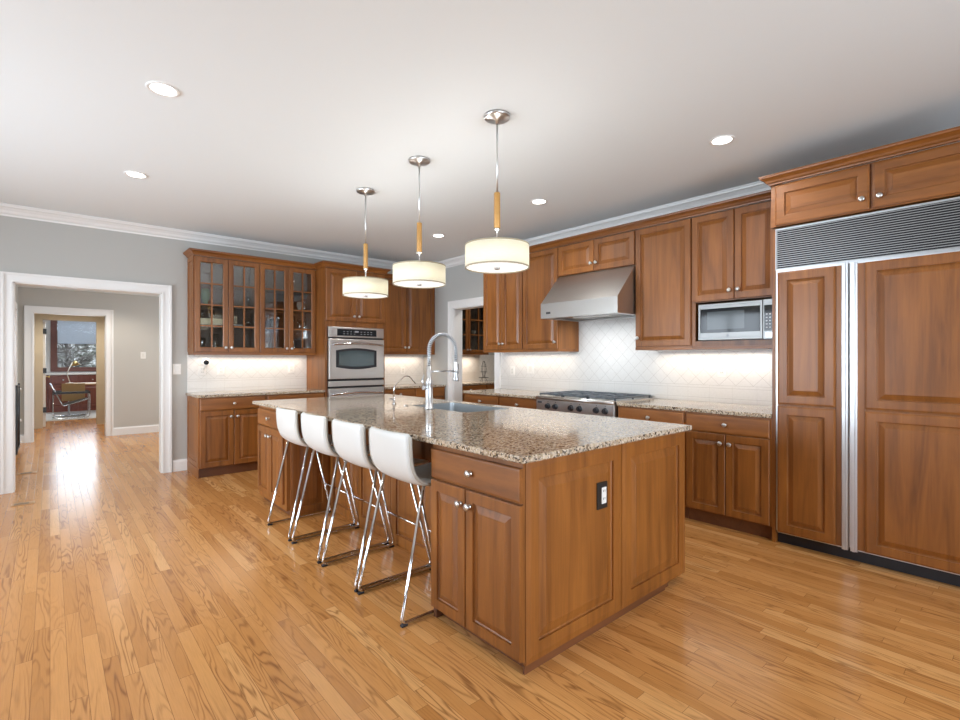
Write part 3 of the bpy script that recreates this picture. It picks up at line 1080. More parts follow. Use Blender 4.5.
# rangetop
t = thing('gas_rangetop', 'stainless six-burner gas rangetop with black knobs', 'cooktop', (4.25, 3.075, 0.777))
ya, yb = 2.594, 3.556
mb = MB().bbox(3.905, 4.60, ya, yb, 0.778, 0.905, 0.003)
mb.build('body', STEEL, t)
mb = MB().lathe((3.905, ya, 0.918), (0, 1, 0), [(0.019, 0), (0.019, yb - ya)], 20)
mb.box(3.905, 4.60, ya, yb, 0.905, 0.936)
mb.box(4.57, 4.60, ya, yb, 0.936, 0.955)
mb.build('top', STEEL, t)
MB().bbox(3.8985, 3.9055, ya + 0.005, yb - 0.005, 0.785, 0.896, 0.002).build('control_panel', STEEL, t)
frk = fr_negX(3.8985)
for y in (2.690, 2.790, 2.985, 3.090, 3.290, 3.390):
    k_ = MB().lathe((3.899, y, 0.838), (-1, 0, 0), [(0.031, 0), (0.031, 0.004), (0.027, 0.006), (0.024, 0.026), (0.022, 0.030)], 20).bbox(3.862, 3.872, y - 0.005, y + 0.005, 0.815, 0.861, 0.002).build('control_knob', BLACK, t)
    MB().box(3.8975, 3.8984, y - 0.004, y + 0.004, 0.878, 0.886).build('knob_mark', BLACK, t)
MB().bbox(3.8965, 3.8985, 3.475, 3.535, 0.862, 0.882, 0.001).build('badge', mat('badge_dark', (0.06, 0.06, 0.07), 0.4), t)
for j in range(3):
    y0 = ya + 0.012 + j * (yb - ya - 0.02) / 3
    y1 = y0 + (yb - ya - 0.02) / 3 - 0.006
    mb = MB()
    zt = 0.965
    for (a, b_) in ((y0, y0 + 0.014), (y1 - 0.014, y1), ((y0 + y1) / 2 - 0.007, (y0 + y1) / 2 + 0.007)):
        mb.bbox(3.935, 4.555, a, b_, zt - 0.016, zt, 0.003)
    for x in (3.935, 4.083, 4.235, 4.39, 4.541):
        mb.bbox(x, x + 0.014, y0, y1, zt - 0.016, zt, 0.003)
    for x in (3.937, 4.237, 4.543):
        for y in (y0 + 0.002, y1 - 0.014):
            mb.box(x, x + 0.012, y, y + 0.012, 0.936, zt - 0.01)
    mb.build('grate', IRON, t)
    for x in (4.09, 4.396):
        MB().lathe((x, (y0 + y1) / 2, 0.936), (0, 0, 1), [(0.055, 0), (0.055, 0.006), (0.04, 0.010), (0.04, 0.018), (0.034, 0.022)], 20).build('burner', BLACK, t)

# ------------------------------------------------------------------ refrigerator
FX = 3.95
o = MB().box(3.95, XR - 0.003, 1.276, 1.299, 0, 2.268).build('end_panel', WZ)
tag(o, 'thin wood panel on the left side of the refrigerator', 'panel')
t = thing('refrigerator', 'large built-in refrigerator with wood panelled doors and slatted grille', 'refrigerator', (4.3, 0.68, 0))
ry0, ry1 = 0.06, 1.274
MB().box(FX + 0.002, XR - 0.01, ry0, ry1, 0.09, 2.262).build('body', ALU, t)
MB().box(FX + 0.035, XR - 0.01, ry0 + 0.002, ry1 - 0.002, 0.0, 0.089).build('kick_plate', BLACK, t)
# grille: frame and slats
g = MB()
fr = fr_negX(FX)
g.rings(fr, ry0, ry1, 1.962, 2.258, [(0, 0.001), (0, 0.010), (0.006, 0.010), (0.006, 0.001)], loop=True)
gf = g.build('grille_frame', ALU, t)
MB().fbox(fr, ry0 + 0.01, ry1 - 0.01, 1.972, 2.248, 0.0005, 0.002).build('grille_back', BLACK, t)
mb = MB()
ns = 19
for k in range(ns):
    z = 1.975 + k * (2.244 - 1.975) / (ns - 1)
    vs = [fr(u, z + dz, n) for u in (ry0 + 0.01, ry1 - 0.01) for dz, n in ((0.0, 0.002), (-0.003, 0.012), (-0.0055, 0.012), (-0.002, 0.002))]
    mb.add(vs, [(0, 1, 5, 4), (1, 2, 6, 5), (2, 3, 7, 6), (3, 0, 4, 7), (0, 1, 2, 3), (4, 5, 6, 7)])
mb.build('grille_slats', ALU, t)
# freezer door
ys0, ys1 = 0.842, 1.262


def fridge_door(name, y0, y1, hs):
    """hs: which side the handle trim is on (+1 at y1, -1 at y0)"""
    d = MB().box(FX - 0.014, FX + 0.001, y0, y1, 0.082, 1.952).build(name, ALU, t)
    fr = fr_negX(FX - 0.014)
    if hs < 0:
        p0, p1 = y0 + 0.066, y1 - 0.008
        h0, h1 = y0 + 0.002, y0 + 0.034
        f0, f1 = y0 + 0.036, y0 + 0.064
    else:
        p0, p1 = y0 + 0.008, y1 - 0.080
        h0, h1 = y1 - 0.040, y1 - 0.003
        f0, f1 = y1 - 0.078, y1 - 0.040
    MB().fbox(fr, f0, f1, 0.092, 1.942, 0, 0.010).fbox(fr, p0, p1, 0.990, 1.006, 0, 0.006).build('filler_strip', WZ, d)
    a = MB()
    raised(a, fr, p0, p1, 1.004, 1.942, 0.020, 0.060)
    a.build('upper_wood_panel', WZ, d)
    a = MB()
    raised(a, fr, p0, p1, 0.092, 0.992, 0.020, 0.060)
    a.build('lower_wood_panel', WZ, d)
    a = MB()
    a.fbox(fr, h0, h1, 0.075, 1.952, -0.012, 0.010).fbox(fr, h0 + 0.012, h1 - 0.012, 0.075, 1.952, 0.010, 0.018)
    a.build('door_handle', ALU, d)
    return d


fridge_door('freezer_door', 0.842, 1.262, -1)
fridge_door('fridge_door', 0.075, 0.833, 1)
# over-fridge cabinet
t = thing('over_fridge_cabinet', 'two-door wood cabinet above the refrigerator grille', 'cabinet', (4.3, 0.67, 2.27))
MB().box(3.93, XR - 0.003, 0.05, 1.299, 2.272, 2.572).build('body', WY, t)
fr = fr_negX(3.93)
door(fr, 0.165, 0.712, 2.280, 2.562, t, (0.675, 2.345), m=WY, st=0.06)
door(fr, 0.728, 1.268, 2.280, 2.562, t, (0.765, 2.345), m=WY, st=0.06)
o = crown([(XR - 0.1, 1.301), (3.912, 1.301), (3.912, 0.05)], 2.573, 'wood crown moulding above the refrigerator cabinet', 1, 0.062)
o.data.materials[0] = WY
o = MB().box(3.93, XR - 0.003, 0.02, 0.048, 0, 2.572).build('end_panel', WZ)
tag(o, 'wood side panel on the right side of the refrigerator', 'panel')

# ------------------------------------------------------------------ island
IX0, IX1, IY0, IY1 = 1.450, 2.925, 1.395, 4.965
EX = 1.487          # stool side faces
FI = fr_negX(EX)
YE = 1.425
KX = 1.87
t = thing('island_cabinet', 'island end cabinet nearest the viewer with drawer over two doors', 'cabinet', (1.67, 1.76, 0))
MB().box(EX, KX - 0.001, YE + 0.019, 2.070, 0.055, 0.894).box(EX, EX + 0.012, YE + 0.004, YE + 0.019, 0.055, 0.894).build('body', WZ, t)
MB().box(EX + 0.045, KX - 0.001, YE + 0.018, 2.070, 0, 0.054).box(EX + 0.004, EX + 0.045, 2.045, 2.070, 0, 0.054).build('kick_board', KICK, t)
drawer(FI, YE + 0.004, 2.064, 0.722, 0.868, t, WY)
c = 1.788
door(FI, YE + 0.004, c - GAP, 0.062, 0.712, t, (c - 0.034, 0.640))
door(FI, c + GAP, 2.064, 0.062, 0.712, t, (c + 0.034, 0.640))

t = thing('island_cabinet', 'island end cabinet farthest from the viewer, beyond the stools', 'cabinet', (1.67, 4.5, 0))
MB().box(EX, KX - 0.001, 4.155, 4.865, 0.055, 0.894).build('body', WZ, t)
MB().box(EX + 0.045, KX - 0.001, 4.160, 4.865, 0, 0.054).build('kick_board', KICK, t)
drawer(FI, 4.205, 4.855, 0.722, 0.868, t, WY)
c = 4.53
door(FI, 4.205, c - GAP, 0.10, 0.712, t, (c - 0.034, 0.640))
door(FI, c + GAP, 4.855, 0.10, 0.712, t, (c + 0.034, 0.640))
mb = MB()
raised(mb, fr_negY(4.155), EX + 0.03, KX - 0.004, 0.0, 0.892, 0.012, 0.07, True)
mb.build('side_panel', WZ, t)

t = thing('kitchen_island', 'long panelled wood kitchen island body carrying the sink countertop', 'island', (2.35, 3.1, 0))
mb = MB().box(KX, 2.86, YE + 0.018, 2.775, 0.10, 0.894).box(KX, 2.86, 3.675, 4.865, 0.10, 0.894).box(KX, 2.86, 2.775, 3.675, 0.10, 0.62)
mb.box(KX, 2.30, 2.775, 3.675, 0.62, 0.894)
mb.build('body', WZ, t)
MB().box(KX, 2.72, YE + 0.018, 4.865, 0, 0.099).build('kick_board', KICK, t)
fr = fr_negX(KX)
yy = [2.073, 2.60, 3.118, 3.636, 4.140]
for a, b_ in zip(yy[:-1], yy[1:]):
    mb = MB()
    raised(mb, fr, a + 0.002, b_ - 0.002, 0.0, 0.892, 0.012, 0.075)
    mb.build('knee_panel', WZ, t)
fr = fr_negY(YE + 0.018)
for a, b_ in ((1.502, 2.214), (2.219, 2.892)):
    mb = MB()
    raised(mb, fr, a, b_, 0.036, 0.893, 0.018, 0.078, True)
    mb.build('end_panel', WZ, t)
mb = MB().box(EX + 0.012, 2.66, YE + 0.017 - 0.01, YE + 0.0175, 0, 0.034)
mb.build('end_kick_board', KICK, t)
fr = fr_posX(2.86)
for k in range(6):
    a = YE + 0.03 + k * (4.86 - YE - 0.03) / 6
    door(fr, a, a + (4.86 - YE - 0.03) / 6 - 0.006, 0.115, 0.875, t, (a + 0.04, 0.80))

# outlet on the island end
o = thing('power_outlet', 'black power outlet plate with white socket on island end panel', 'outlet', (2.045, YE, 0.655))
MB().bbox(1.998, 2.080, YE - 0.0035, YE + 0.009, 0.592, 0.722, 0.002).build('plate', mat('bronze_plate', (0.02, 0.018, 0.016), 0.35), o)
s_ = MB().bbox(2.030, 2.068, YE - 0.0055, YE - 0.003, 0.616, 0.696, 0.0015).build('socket', PLASTIC, o)
mb = MB()
for z in (0.636, 0.674):
    mb.box(2.040, 2.043, YE - 0.0062, YE - 0.0054, z, z + 0.010).box(2.053, 2.056, YE - 0.0062, YE - 0.0054, z, z + 0.010)
mb.build('slots', BLACK, s_)

# island countertop with sink cut-out
SX0, SX1, SY0, SY1 = 2.335, 2.820, 2.830, 3.620
bm_ = MB()
zt, zb = 0.925, 0.895
ch = 0.006


def ringpts(x0, x1, y0, y1, z, r=0.0, seg=5):
    out = []
    for cx_, cy_, a0 in ((x1 - r, y1 - r, 0), (x0 + r, y1 - r, PI / 2), (x0 + r, y0 + r, PI), (x1 - r, y0 + r, 3 * PI / 2)):
        for k in range(seg + 1):
            a = a0 + PI / 2 * k / seg
            out.append((cx_ + r * math.cos(a), cy_ + r * math.sin(a), z))
    return out


def loft(mb, rows, smooth=False, close=False):
    K = len(rows[0])
    vs = [p for r in rows for p in r]
    fs = []
    R = len(rows)
    for i in range(R if close else R - 1):
        q = (i + 1) % R
        for k in range(K):
            fs.append((i * K + k, i * K + (k + 1) % K, q * K + (k + 1) % K, q * K + k))
    mb.add(vs, fs, smooth)


r_in = 0.03
loft(bm_, [ringpts(IX0, IX1, IY0, IY1, zb + ch, 0.012), ringpts(IX0, IX1, IY0, IY1, zt - ch, 0.012), ringpts(IX0 + 0.002, IX1 - 0.002, IY0 + 0.002, IY1 - 0.002, zt - 0.002, 0.012),
           ringpts(IX0 + ch, IX1 - ch, IY0 + ch, IY1 - ch, zt, 0.010),
           ringpts(SX0, SX1, SY0, SY1, zt, r_in), ringpts(SX0 + 0.002, SX1 - 0.002, SY0 + 0.002, SY1 - 0.002, zt - 0.003, r_in), ringpts(SX0 + 0.002, SX1 - 0.002, SY0 + 0.002, SY1 - 0.002, zb, r_in),
           ringpts(IX0 + ch, IX1 - ch, IY0 + ch, IY1 - ch, zb, 0.010)], close=True)
o = bm_.build('countertop', GRANITE)
tag(o, 'large speckled granite island countertop with sink cutout', 'countertop')

# sink
t = thing('sink', 'undermount grey steel sink in the island countertop', 'sink', ((SX0 + SX1) / 2, (SY0 + SY1) / 2, 0.68))
mb = MB()
e = 0.012
loft(mb, [ringpts(SX0 + 0.003, SX1 - 0.003, SY0 + 0.003, SY1 - 0.003, 0.9215, 0.03), ringpts(SX0 + 0.006, SX1 - 0.006, SY0 + 0.006, SY1 - 0.006, 0.9215, 0.03), ringpts(SX0 + 0.007, SX1 - 0.007, SY0 + 0.007, SY1 - 0.007, 0.90, 0.03),
          ringpts(SX0 + 0.010, SX1 - 0.010, SY0 + 0.010, SY1 - 0.010, 0.72, 0.04), ringpts(SX0 + 0.04, SX1 - 0.04, SY0 + 0.04, SY1 - 0.04, 0.695, 0.04),
          ringpts((SX0 + SX1) / 2 - 0.05, (SX0 + SX1) / 2 + 0.05, (SY0 + SY1) / 2 - 0.05, (SY0 + SY1) / 2 + 0.05, 0.690, 0.0499),
          ringpts((SX0 + SX1) / 2 - 0.05, (SX0 + SX1) / 2 + 0.05, (SY0 + SY1) / 2 - 0.05, (SY0 + SY1) / 2 + 0.05, 0.680, 0.0499),
          ringpts(SX0 + 0.005, SX1 - 0.005, SY0 + 0.005, SY1 - 0.005, 0.680, 0.03), ringpts(SX0 + 0.003, SX1 - 0.003, SY0 + 0.003, SY1 - 0.003, 0.89, 0.03)], close=True)
mb.build('basin', SINKM, t)
MB().lathe(((SX0 + SX1) / 2, (SY0 + SY1) / 2, 0.681), (0, 0, 1), [(0.048, 0), (0.048, 0.006), (0.03, 0.004), (0.01, 0.006)], 20).build('drain', NICKEL, t)

# faucet
fx, fy = 2.284, 3.236
t = thing('kitchen_faucet', 'tall spring-neck pull-down faucet beside the island sink', 'faucet', (fx, fy, 0.925))
MB().lathe((fx, fy, 0.9252), (0, 0, 1), [(0.036, 0), (0.036, 0.010), (0.030, 0.014), (0.029, 0.20), (0.031, 0.205), (0.031, 0.225), (0.021, 0.235), (0.020, 0.34)], 24).build('column', FAUCET, t)
arc = []
for k in range(25):
    a = PI - PI * k / 24
    arc.append((fx + 0.137 + 0.137 * math.cos(a), fy, 1.395 + 0.130 * math.sin(a)))
sp = [(fx, fy, 1.26), (fx, fy, 1.32), (fx, fy, 1.36)] + arc + [(fx + 0.274, fy, 1.36), (fx + 0.274, fy, 1.31)]
MB().tube(sp, 0.0085, 10).build('hose', mat('hose_grey', (0.25, 0.26, 0.28), 0.4, 0.6), t)
# spring coil around the hose
hel = []
L_ = [0.0]
V = [Vector(p) for p in sp]
for a, b_ in zip(V[:-1], V[1:]):
    L_.append(L_[-1] + (b_ - a).length)
turns = 44
NP = turns * 9
for k in range(NP + 1):
    s0 = L_[-1] * k / NP
    i = 0
    while i < len(L_) - 2 and L_[i + 1] < s0:
        i += 1
    q = V[i].lerp(V[i + 1], (s0 - L_[i]) / max(1e-6, L_[i + 1] - L_[i]))
    tg = (V[i + 1] - V[i]).normalized()
    n_ = Vector((0, 1, 0))
    m_ = tg.cross(n_)
    a = 2 * PI * turns * k / NP
    hel.append(q + (n_ * math.cos(a) + m_ * math.sin(a)) * 0.0150)
MB().tube(hel, 0.0038, 5).build('spring', FAUCET, t)
hd = MB().lathe((fx + 0.274, fy, 1.315), (0, 0, -1), [(0.013, 0), (0.015, 0.02), (0.017, 0.06), (0.018, 0.13), (0.025, 0.150), (0.026, 0.168), (0.022, 0.174)], 20).build('spray_head', FAUCET, t)
MB().bbox(fx + 0.288, fx + 0.298, fy - 0.008, fy + 0.008, 1.20, 1.285, 0.003).build('spray_trigger', BLACK, hd)
MB().tube([(fx, fy, 1.225), (fx + 0.255, fy, 1.225)], 0.0065, 10).lathe((fx + 0.274, fy, 1.212), (0, 0, 1), [(0.021, 0), (0.021, 0.026)], 18).build('support_arm', FAUCET, t)
MB().lathe((fx - 0.02, fy, 1.095), (-1, 0, 0), [(0.016, 0), (0.016, 0.035), (0.014, 0.04)], 16).tube([(fx - 0.05, fy, 1.10), (fx - 0.065, fy, 1.15), (fx - 0.050, fy, 1.20)], [0.008, 0.006, 0.005], 8).build('lever', FAUCET, t)

# small filtered-water tap
tx, ty = 2.300, 3.795
t = thing('water_tap', 'small slim chrome drinking water tap behind the faucet', 'tap', (tx, ty, 0.925))
MB().lathe((tx, ty, 0.9252), (0, 0, 1), [(0.020, 0), (0.018, 0.010), (0.011, 0.014), (0.011, 0.055), (0.008, 0.060)], 16).build('base', CHROME, t)
path = fillet([(tx, ty, 0.98), (tx, ty, 1.085), (tx + 0.115, ty, 1.175), (tx + 0.165, ty, 1.165), (tx + 0.225, ty, 1.100)], 0.035, 6)
MB().tube(path, 0.0055, 8).build('spout', CHROME, t)
MB().tube([(tx - 0.010, ty, 0.965), (tx - 0.055, ty, 0.985)], [0.006, 0.004], 8).build('lever', CHROME, t)
o = MB().lathe((2.300, 3.60, 0.9252), (0, 0, 1), [(0.020, 0), (0.020, 0.004), (0.012, 0.008)], 16).build('air_switch', NICKEL)
tag(o, 'low round metal button on the granite between the two taps', 'button')

# ------------------------------------------------------------------ bar stools
def make_stool(yc, label):
    t = thing('bar_stool', label, 'stool', (1.56, yc, 0), 'white bar stools at the island')
    pr = [(1.335, 0.943), (1.337, 0.89), (1.343, 0.83), (1.353, 0.775), (1.374, 0.722), (1.408, 0.682), (1.456, 0.656), (1.52, 0.642), (1.60, 0.637), (1.70, 0.641), (1.79, 0.646), (1.825, 0.642)]
    n = len(pr)
    # finer profile (Catmull-Rom)
    P = [Vector((a, 0, b_)) for a, b_ in pr]
    fine = []
    for i in range(n - 1):
        p0, p1, p2, p3 = P[max(i - 1, 0)], P[i], P[i + 1], P[min(i + 2, n - 1)]
        for k in range(3):
            s0 = k / 3
            fine.append(0.5 * ((2 * p1) + (-p0 + p2) * s0 + (2 * p0 - 5 * p1 + 4 * p2 - p3) * s0 ** 2 + (-p0 + 3 * p1 - 3 * p2 + p3) * s0 ** 3))
    fine.append(P[-1])
    M = len(fine)
    TH = 0.024
    rows = []
    W = 0.207
    NS = 12
    for i, p in enumerate(fine):
        tg = (fine[min(i + 1, M - 1)] - fine[max(i - 1, 0)]).normalized()
        nr = Vector((-tg.z, 0, tg.x))   # inward: towards sitter
        if nr.x < 0 and nr.z < 0:
            nr = -nr
        f_ = i / (M - 1)
        back = max(0.0, 1 - f_ / 0.45)
        edge = 1.0
        wd = W
        if f_ < 0.06:
            wd = W - 0.015 * (1 - f_ / 0.06) ** 2
        if f_ > 0.93:
            wd = W - 0.03 * ((f_ - 0.93) / 0.07) ** 2
        row = []
        th = TH * (0.55 if i in (0, M - 1) else 1.0)
        sh = TH * (0.22 if i in (0, M - 1) else 0.0)
        # outer line then inner line, forms a closed loop
        for k in range(NS + 1):
            s0 = -1 + 2 * k / NS
            dish = back * 0.024 * s0 * s0 + (1 - back) * 0.012 * s0 * s0
            q = p + nr * (dish + sh + (0.008 if k in (0, NS) else 0.0))
            row.append((q.x, yc + s0 * wd, q.z))
        for k in range(NS, -1, -1):
            s0 = -1 + 2 * k / NS
            dish = back * 0.024 * s0 * s0 + (1 - back) * 0.012 * s0 * s0
            q = p + nr * (dish + sh + th - (0.006 if k in (0, NS) else 0.0))
            row.append((q.x, yc + s0 * wd * (1.0 if k not in (0, NS) else 0.985), q.z))
        rows.append(row)
    mb = MB()
    loft(mb, rows, True)
    K = len(rows[0])
    mb.f.append(list(range(K)))
    mb.sm.append(False)
    mb.f.append([(M - 1) * K + k for k in range(K)])
    mb.sm.append(False)
    sh_ = mb.build('seat_shell', LEATHER, t)
    # stitched seam along the shell's rim
    for sgn in (-1, 1):
        path = [Vector(r[(NS if sgn > 0 else 0)]) + Vector((0, sgn * 0.001, 0)) for r in rows[1:-1]]
        pin = [Vector(r[(NS + 1 if sgn > 0 else K - 1)]) for r in rows[1:-1]]
        mid = [(a + b_) / 2 + Vector((0, sgn * 0.002, 0)) for a, b_ in zip(path, pin)]
        MB().tube(mid, 0.0085, 6).build('edge_piping', LEDGE, sh_)
    # legs
    for sgn in (-1, 1):
        yf, yt = yc + sgn * 0.225, yc + sgn * 0.198
        path = fillet([(1.458, yt, 0.668), (1.305, yf, 0.014), (1.835, yf, 0.014), (1.672, yt, 0.652)], 0.035, 6)
        MB().tube(path, 0.0088, 10).build('leg', CHROME, t)
        for x in (1.322, 1.812):
            MB().bbox(x - 0.018, x + 0.018, yf - 0.011, yf + 0.011, 0.0, 0.012, 0.003).build('foot_glide', BLACK, t)
    MB().tube([(1.770, yc - 0.195, 0.262), (1.770, yc + 0.195, 0.262)], 0.007, 8).build('footrest', CHROME, t)
    return t


st0 = make_stool(2.312, 'white leather bar stool nearest the viewer, next to the near island cabinet')
for yc, lb in ((2.800, 'white leather bar stool second from the viewer along the island'),
               (3.318, 'white leather bar stool third from the viewer along the island'),
               (3.836, 'white leather bar stool farthest from the viewer, beside far island cabinet')):
    s_ = copy_tree(st0)
    s_.location.y = yc
    s_['label'] = lb

# ------------------------------------------------------------------ pendants
def make_pendant(px_, py_, label):
    t = thing('pendant_lamp', label, 'lamp', (px_, py_, 1.88), 'drum pendants over the island')
    MB().lathe((px_, py_, ZC - 0.0005), (0, 0, -1), [(0.082, 0), (0.082, 0.012), (0.074, 0.020), (0.014, 0.026), (0.010, 0.05)], 32).build('ceiling_canopy', NICKEL, t)
    MB().tube([(px_, py_, ZC - 0.045), (px_, py_, 2.358)], 0.0062, 10).tube([(px_, py_, 2.130), (px_, py_, 2.02)], 0.0062, 10).build('rod', NICKEL, t)
    MB().lathe((px_, py_, 2.138), (0, 0, 1), [(0.0185, 0), (0.0195, 0.004), (0.0195, 0.218), (0.0185, 0.222)], 20).build('wood_sleeve', OAKROD, t)
    MB().lathe((px_, py_, 2.125), (0, 0, 1), [(0.013, 0), (0.020, 0.004), (0.020, 0.0125)], 20).build('sleeve_collar', NICKEL, t)
    R, za, zb_ = 0.199, 1.891, 2.034
    mb = MB().lathe((px_, py_, za), (0, 0, 1), [(R, 0), (R, zb_ - za), (R - 0.003, zb_ - za), (R - 0.003, 0), (R, 0)], 56, caps=False)
    sh = mb.build('lamp_shade', SHADE, t)
    mb = MB()
    for z in (za, zb_ - 0.006):
        mb.lathe((px_, py_, z), (0, 0, 1), [(R + 0.0012, -0.001), (R + 0.0012, 0.007), (R - 0.004, 0.007), (R - 0.004, -0.001), (R + 0.0012, -0.001)], 56, caps=False)
    mb.build('shade_trim', mat('shade_edge', (0.42, 0.36, 0.25), 0.7), sh)
    mb = MB()
    for a in range(3):
        q = a * 2 * PI / 3
        mb.tube([(px_, py_, 2.025), (px_ + math.cos(q) * (R - 0.004), py_ + math.sin(q) * (R - 0.004), 2.025)], 0.0025, 6)
    mb.build('spider_ring', NICKEL, t)
    MB().lathe((px_, py_, za + 0.006), (0, 0, 1), [(R - 0.005, 0.0), (R - 0.005, 0.004), (0.01, 0.002), (0.01, -0.002)], 48).build('diffuser', DIFF, t)
    MB().lathe((px_, py_, za + 0.004), (0, 0, -1), [(0.018, 0), (0.018, 0.008), (0.013, 0.013)], 20).build('finial', NICKEL, t)
    for dx in (-0.05, 0.05):
        MB().lathe((px_ + dx, py_, 1.985), (0, 0, 1), [(0.006, 0), (0.018, 0.012), (0.022, 0.026), (0.016, 0.042), (0.008, 0.05)], 12).build('bulb', LAMP, t)
    l = bpy.data.lights.new('pendant_light', 'POINT')
    l.energy = 8.5
    l.shadow_soft_size = 0.05
    l.color = (1.0, 0.98, 0.97)
    lo = bpy.data.objects.new('pendant_light', l)
    C.objects.link(lo)
    lo.parent = t
    lo.location = (0, 0, 0.105)
    return t


p0 = make_pendant(2.099, 2.242, 'drum shade pendant lamp hanging nearest the viewer')
for x, y, lb in ((2.118, 3.128, 'drum shade pendant lamp hanging in the middle of the three'), (2.137, 4.010, 'drum shade pendant lamp hanging farthest, nearest the wall oven')):
    q = copy_tree(p0)
    q.location.x, q.location.y = x, y
    q['label'] = lb


# recessed ceiling lights
def can(x, y, z, label, e=34, col=(1, 0.98, 0.95), r=0.062):
    t = thing('recessed_light', label, 'ceiling light', (x, y, z - 0.001), 'recessed ceiling lights')
    MB().lathe((x, y, z - 0.0004), (0, 0, -1), [(r + 0.020, 0), (r + 0.020, 0.003), (r + 0.016, 0.006), (r, 0.004), (r, 0.0)], 32, caps=False).build('trim_ring', WHITE, t)
    MB().lathe((x, y, z - 0.0006), (0, 0, -1), [(r - 0.001, 0), (r - 0.001, 0.002)], 32).build('lens', LAMP, t)
    l = bpy.data.lights.new('can_light', 'SPOT')
    l.energy = e
    l.spot_size = math.radians(150)
    l.spot_blend = 0.6
    l.shadow_soft_size = 0.06
    l.color = col
    lo = bpy.data.objects.new('can_light', l)
    C.objects.link(lo)
    lo.parent = t
    lo.location = (0, 0, -0.02)
    return t


can(0.478, 3.252, ZC, 'recessed ceiling light largest in view, upper left of ceiling')
can(0.532, 4.905, ZC, 'recessed ceiling light on the left, closer to the hallway opening')
can(3.503, 1.466, ZC, 'recessed ceiling light in front of the refrigerator')
can(3.545, 3.196, ZC, 'recessed ceiling light in front of the range hood')
can(3.591, 4.887, ZC, 'recessed ceiling light nearest the pantry doorway corner')
can(0.80, 9.75, HZ, 'recessed light in the hallway ceiling before the second doorway', 42, (1, 0.93, 0.82))
can(2.3, 8.8, HZ, 'recessed light in the hallway ceiling to the right', 42, (1, 0.93, 0.82))
can(0.35, 11.7, HZ, 'recessed light in the vestibule ceiling', 70, (1, 0.88, 0.70))
can(0.8, 14.6, HZ, 'added recessed fill light in the study ceiling', 90)  # unseen fixture, added to lift the dim study
can(5.5, 5.3, ZC, 'added recessed fill light in the pantry ceiling', 60)  # fill added out of view, placed to light the pantry cabinet


# under-cabinet strips
def strip(x0, x1, y0, y1, z, label, e, col=(1.0, 0.86, 0.72)):
    t = thing('under_cabinet_light', label, 'light', ((x0 + x1) / 2, (y0 + y1) / 2, z - 0.012))
    MB().box(x0, x1, y0, y1, z - 0.012, z - 0.0005).build('housing', PLASTIC, t)
    l = area('strip_light', (0, 0, 0), (0, 0, 0), x1 - x0 - 0.01, y1 - y0 - 0.01, e, col, 170)
    l.parent = t
    l.location = (0, 0, -0.003)
    return t


strip(1.30, 2.62, 6.60, 6.64, ZU0, 'warm light strip under the glass-front cabinets', 3.2)
strip(3.62, 4.55, 6.60, 6.64, ZU0 + 0.02, 'warm light strip under the corner cabinet right of the ovens', 2.6)
strip(4.50, 4.54, 3.62, 4.72, Z0, 'warm light strip under the cabinets left of the range', 1.9)
strip(4.50, 4.54, 1.40, 2.50, Z0, 'warm light strip under the microwave cabinet', 2.8)
t = strip(4.20, 4.24, 2.85, 3.30, 1.770, 'cool work light in the underside of the range hood', 5, (0.9, 0.95, 1.0))


# ------------------------------------------------------------------ switches, outlets, camera
def plate(fr, u, v, w_, h_, label, kind='outlet', n0=0.0):
    o = thing('wall_switch' if kind == 'switch' else 'wall_outlet', label, kind, tuple(fr(u, v, n0)))
    p = MB().rings(fr, u - w_ / 2, u + w_ / 2, v - h_ / 2, v + h_ / 2, [(0, n0 + 0.0003), (0, n0 + 0.004), (0.003, n0 + 0.006)]).build('plate', PLASTIC, o)
    if kind == 'switch':
        MB().fbox(fr, u - w_ * 0.24, u + w_ * 0.24, v - h_ * 0.29, v + h_ * 0.29, n0 + 0.006, n0 + 0.009).build('rocker', CHINA, p)
    else:
        s0 = MB().fbox(fr, u - w_ * 0.24, u + w_ * 0.24, v - h_ * 0.30, v + h_ * 0.30, n0 + 0.006, n0 + 0.008).build('socket', CHINA, p)
        for dv in (-0.02, 0.02):
            MB().fbox(fr, u - 0.009, u - 0.006, v + dv - 0.005, v + dv + 0.005, n0 + 0.008, n0 + 0.0085).fbox(fr, u + 0.006, u + 0.009, v + dv - 0.005, v + dv + 0.005, n0 + 0.008, n0 + 0.0085).build('slots', BLACK, o)
    return o


fb = fr_negY(YB)
plate(fb, 1.130, 1.205, 0.085, 0.125, 'white rocker switch on grey wall left of the tiles', 'switch')
plate(fb, 1.395, 1.185, 0.08, 0.115, 'white outlet on tiles under the small camera', 'outlet', 0.012)
plate(fb, 1.602, 1.185, 0.08, 0.115, 'white outlet on tiles right of the small camera', 'outlet', 0.012)
plate(fb, 2.470, 1.195, 0.08, 0.125, 'white outlet on tiles beside the oven tower', 'outlet', 0.012)
plate(fb, 4.24, 1.14, 0.08, 0.115, 'white outlet on corner tiles right of the oven tower', 'outlet', 0.012)
fx_ = fr_negX(XR)
plate(fx_, 1.935, 1.222, 0.08, 0.125, 'white outlet on tiles below the microwave', 'outlet', 0.012)
plate(fx_, 4.640, 1.165, 0.08, 0.115, 'white outlet on tiles beside the pantry doorway', 'outlet', 0.012)
plate(fx_, 4.315, 1.200, 0.115, 0.125, 'wide white switch on tiles left of the range', 'switch', 0.012)
plate(fr_negY(HY), 1.255, 1.39, 0.08, 0.12, 'white switch on the hallway wall beyond the opening', 'switch')

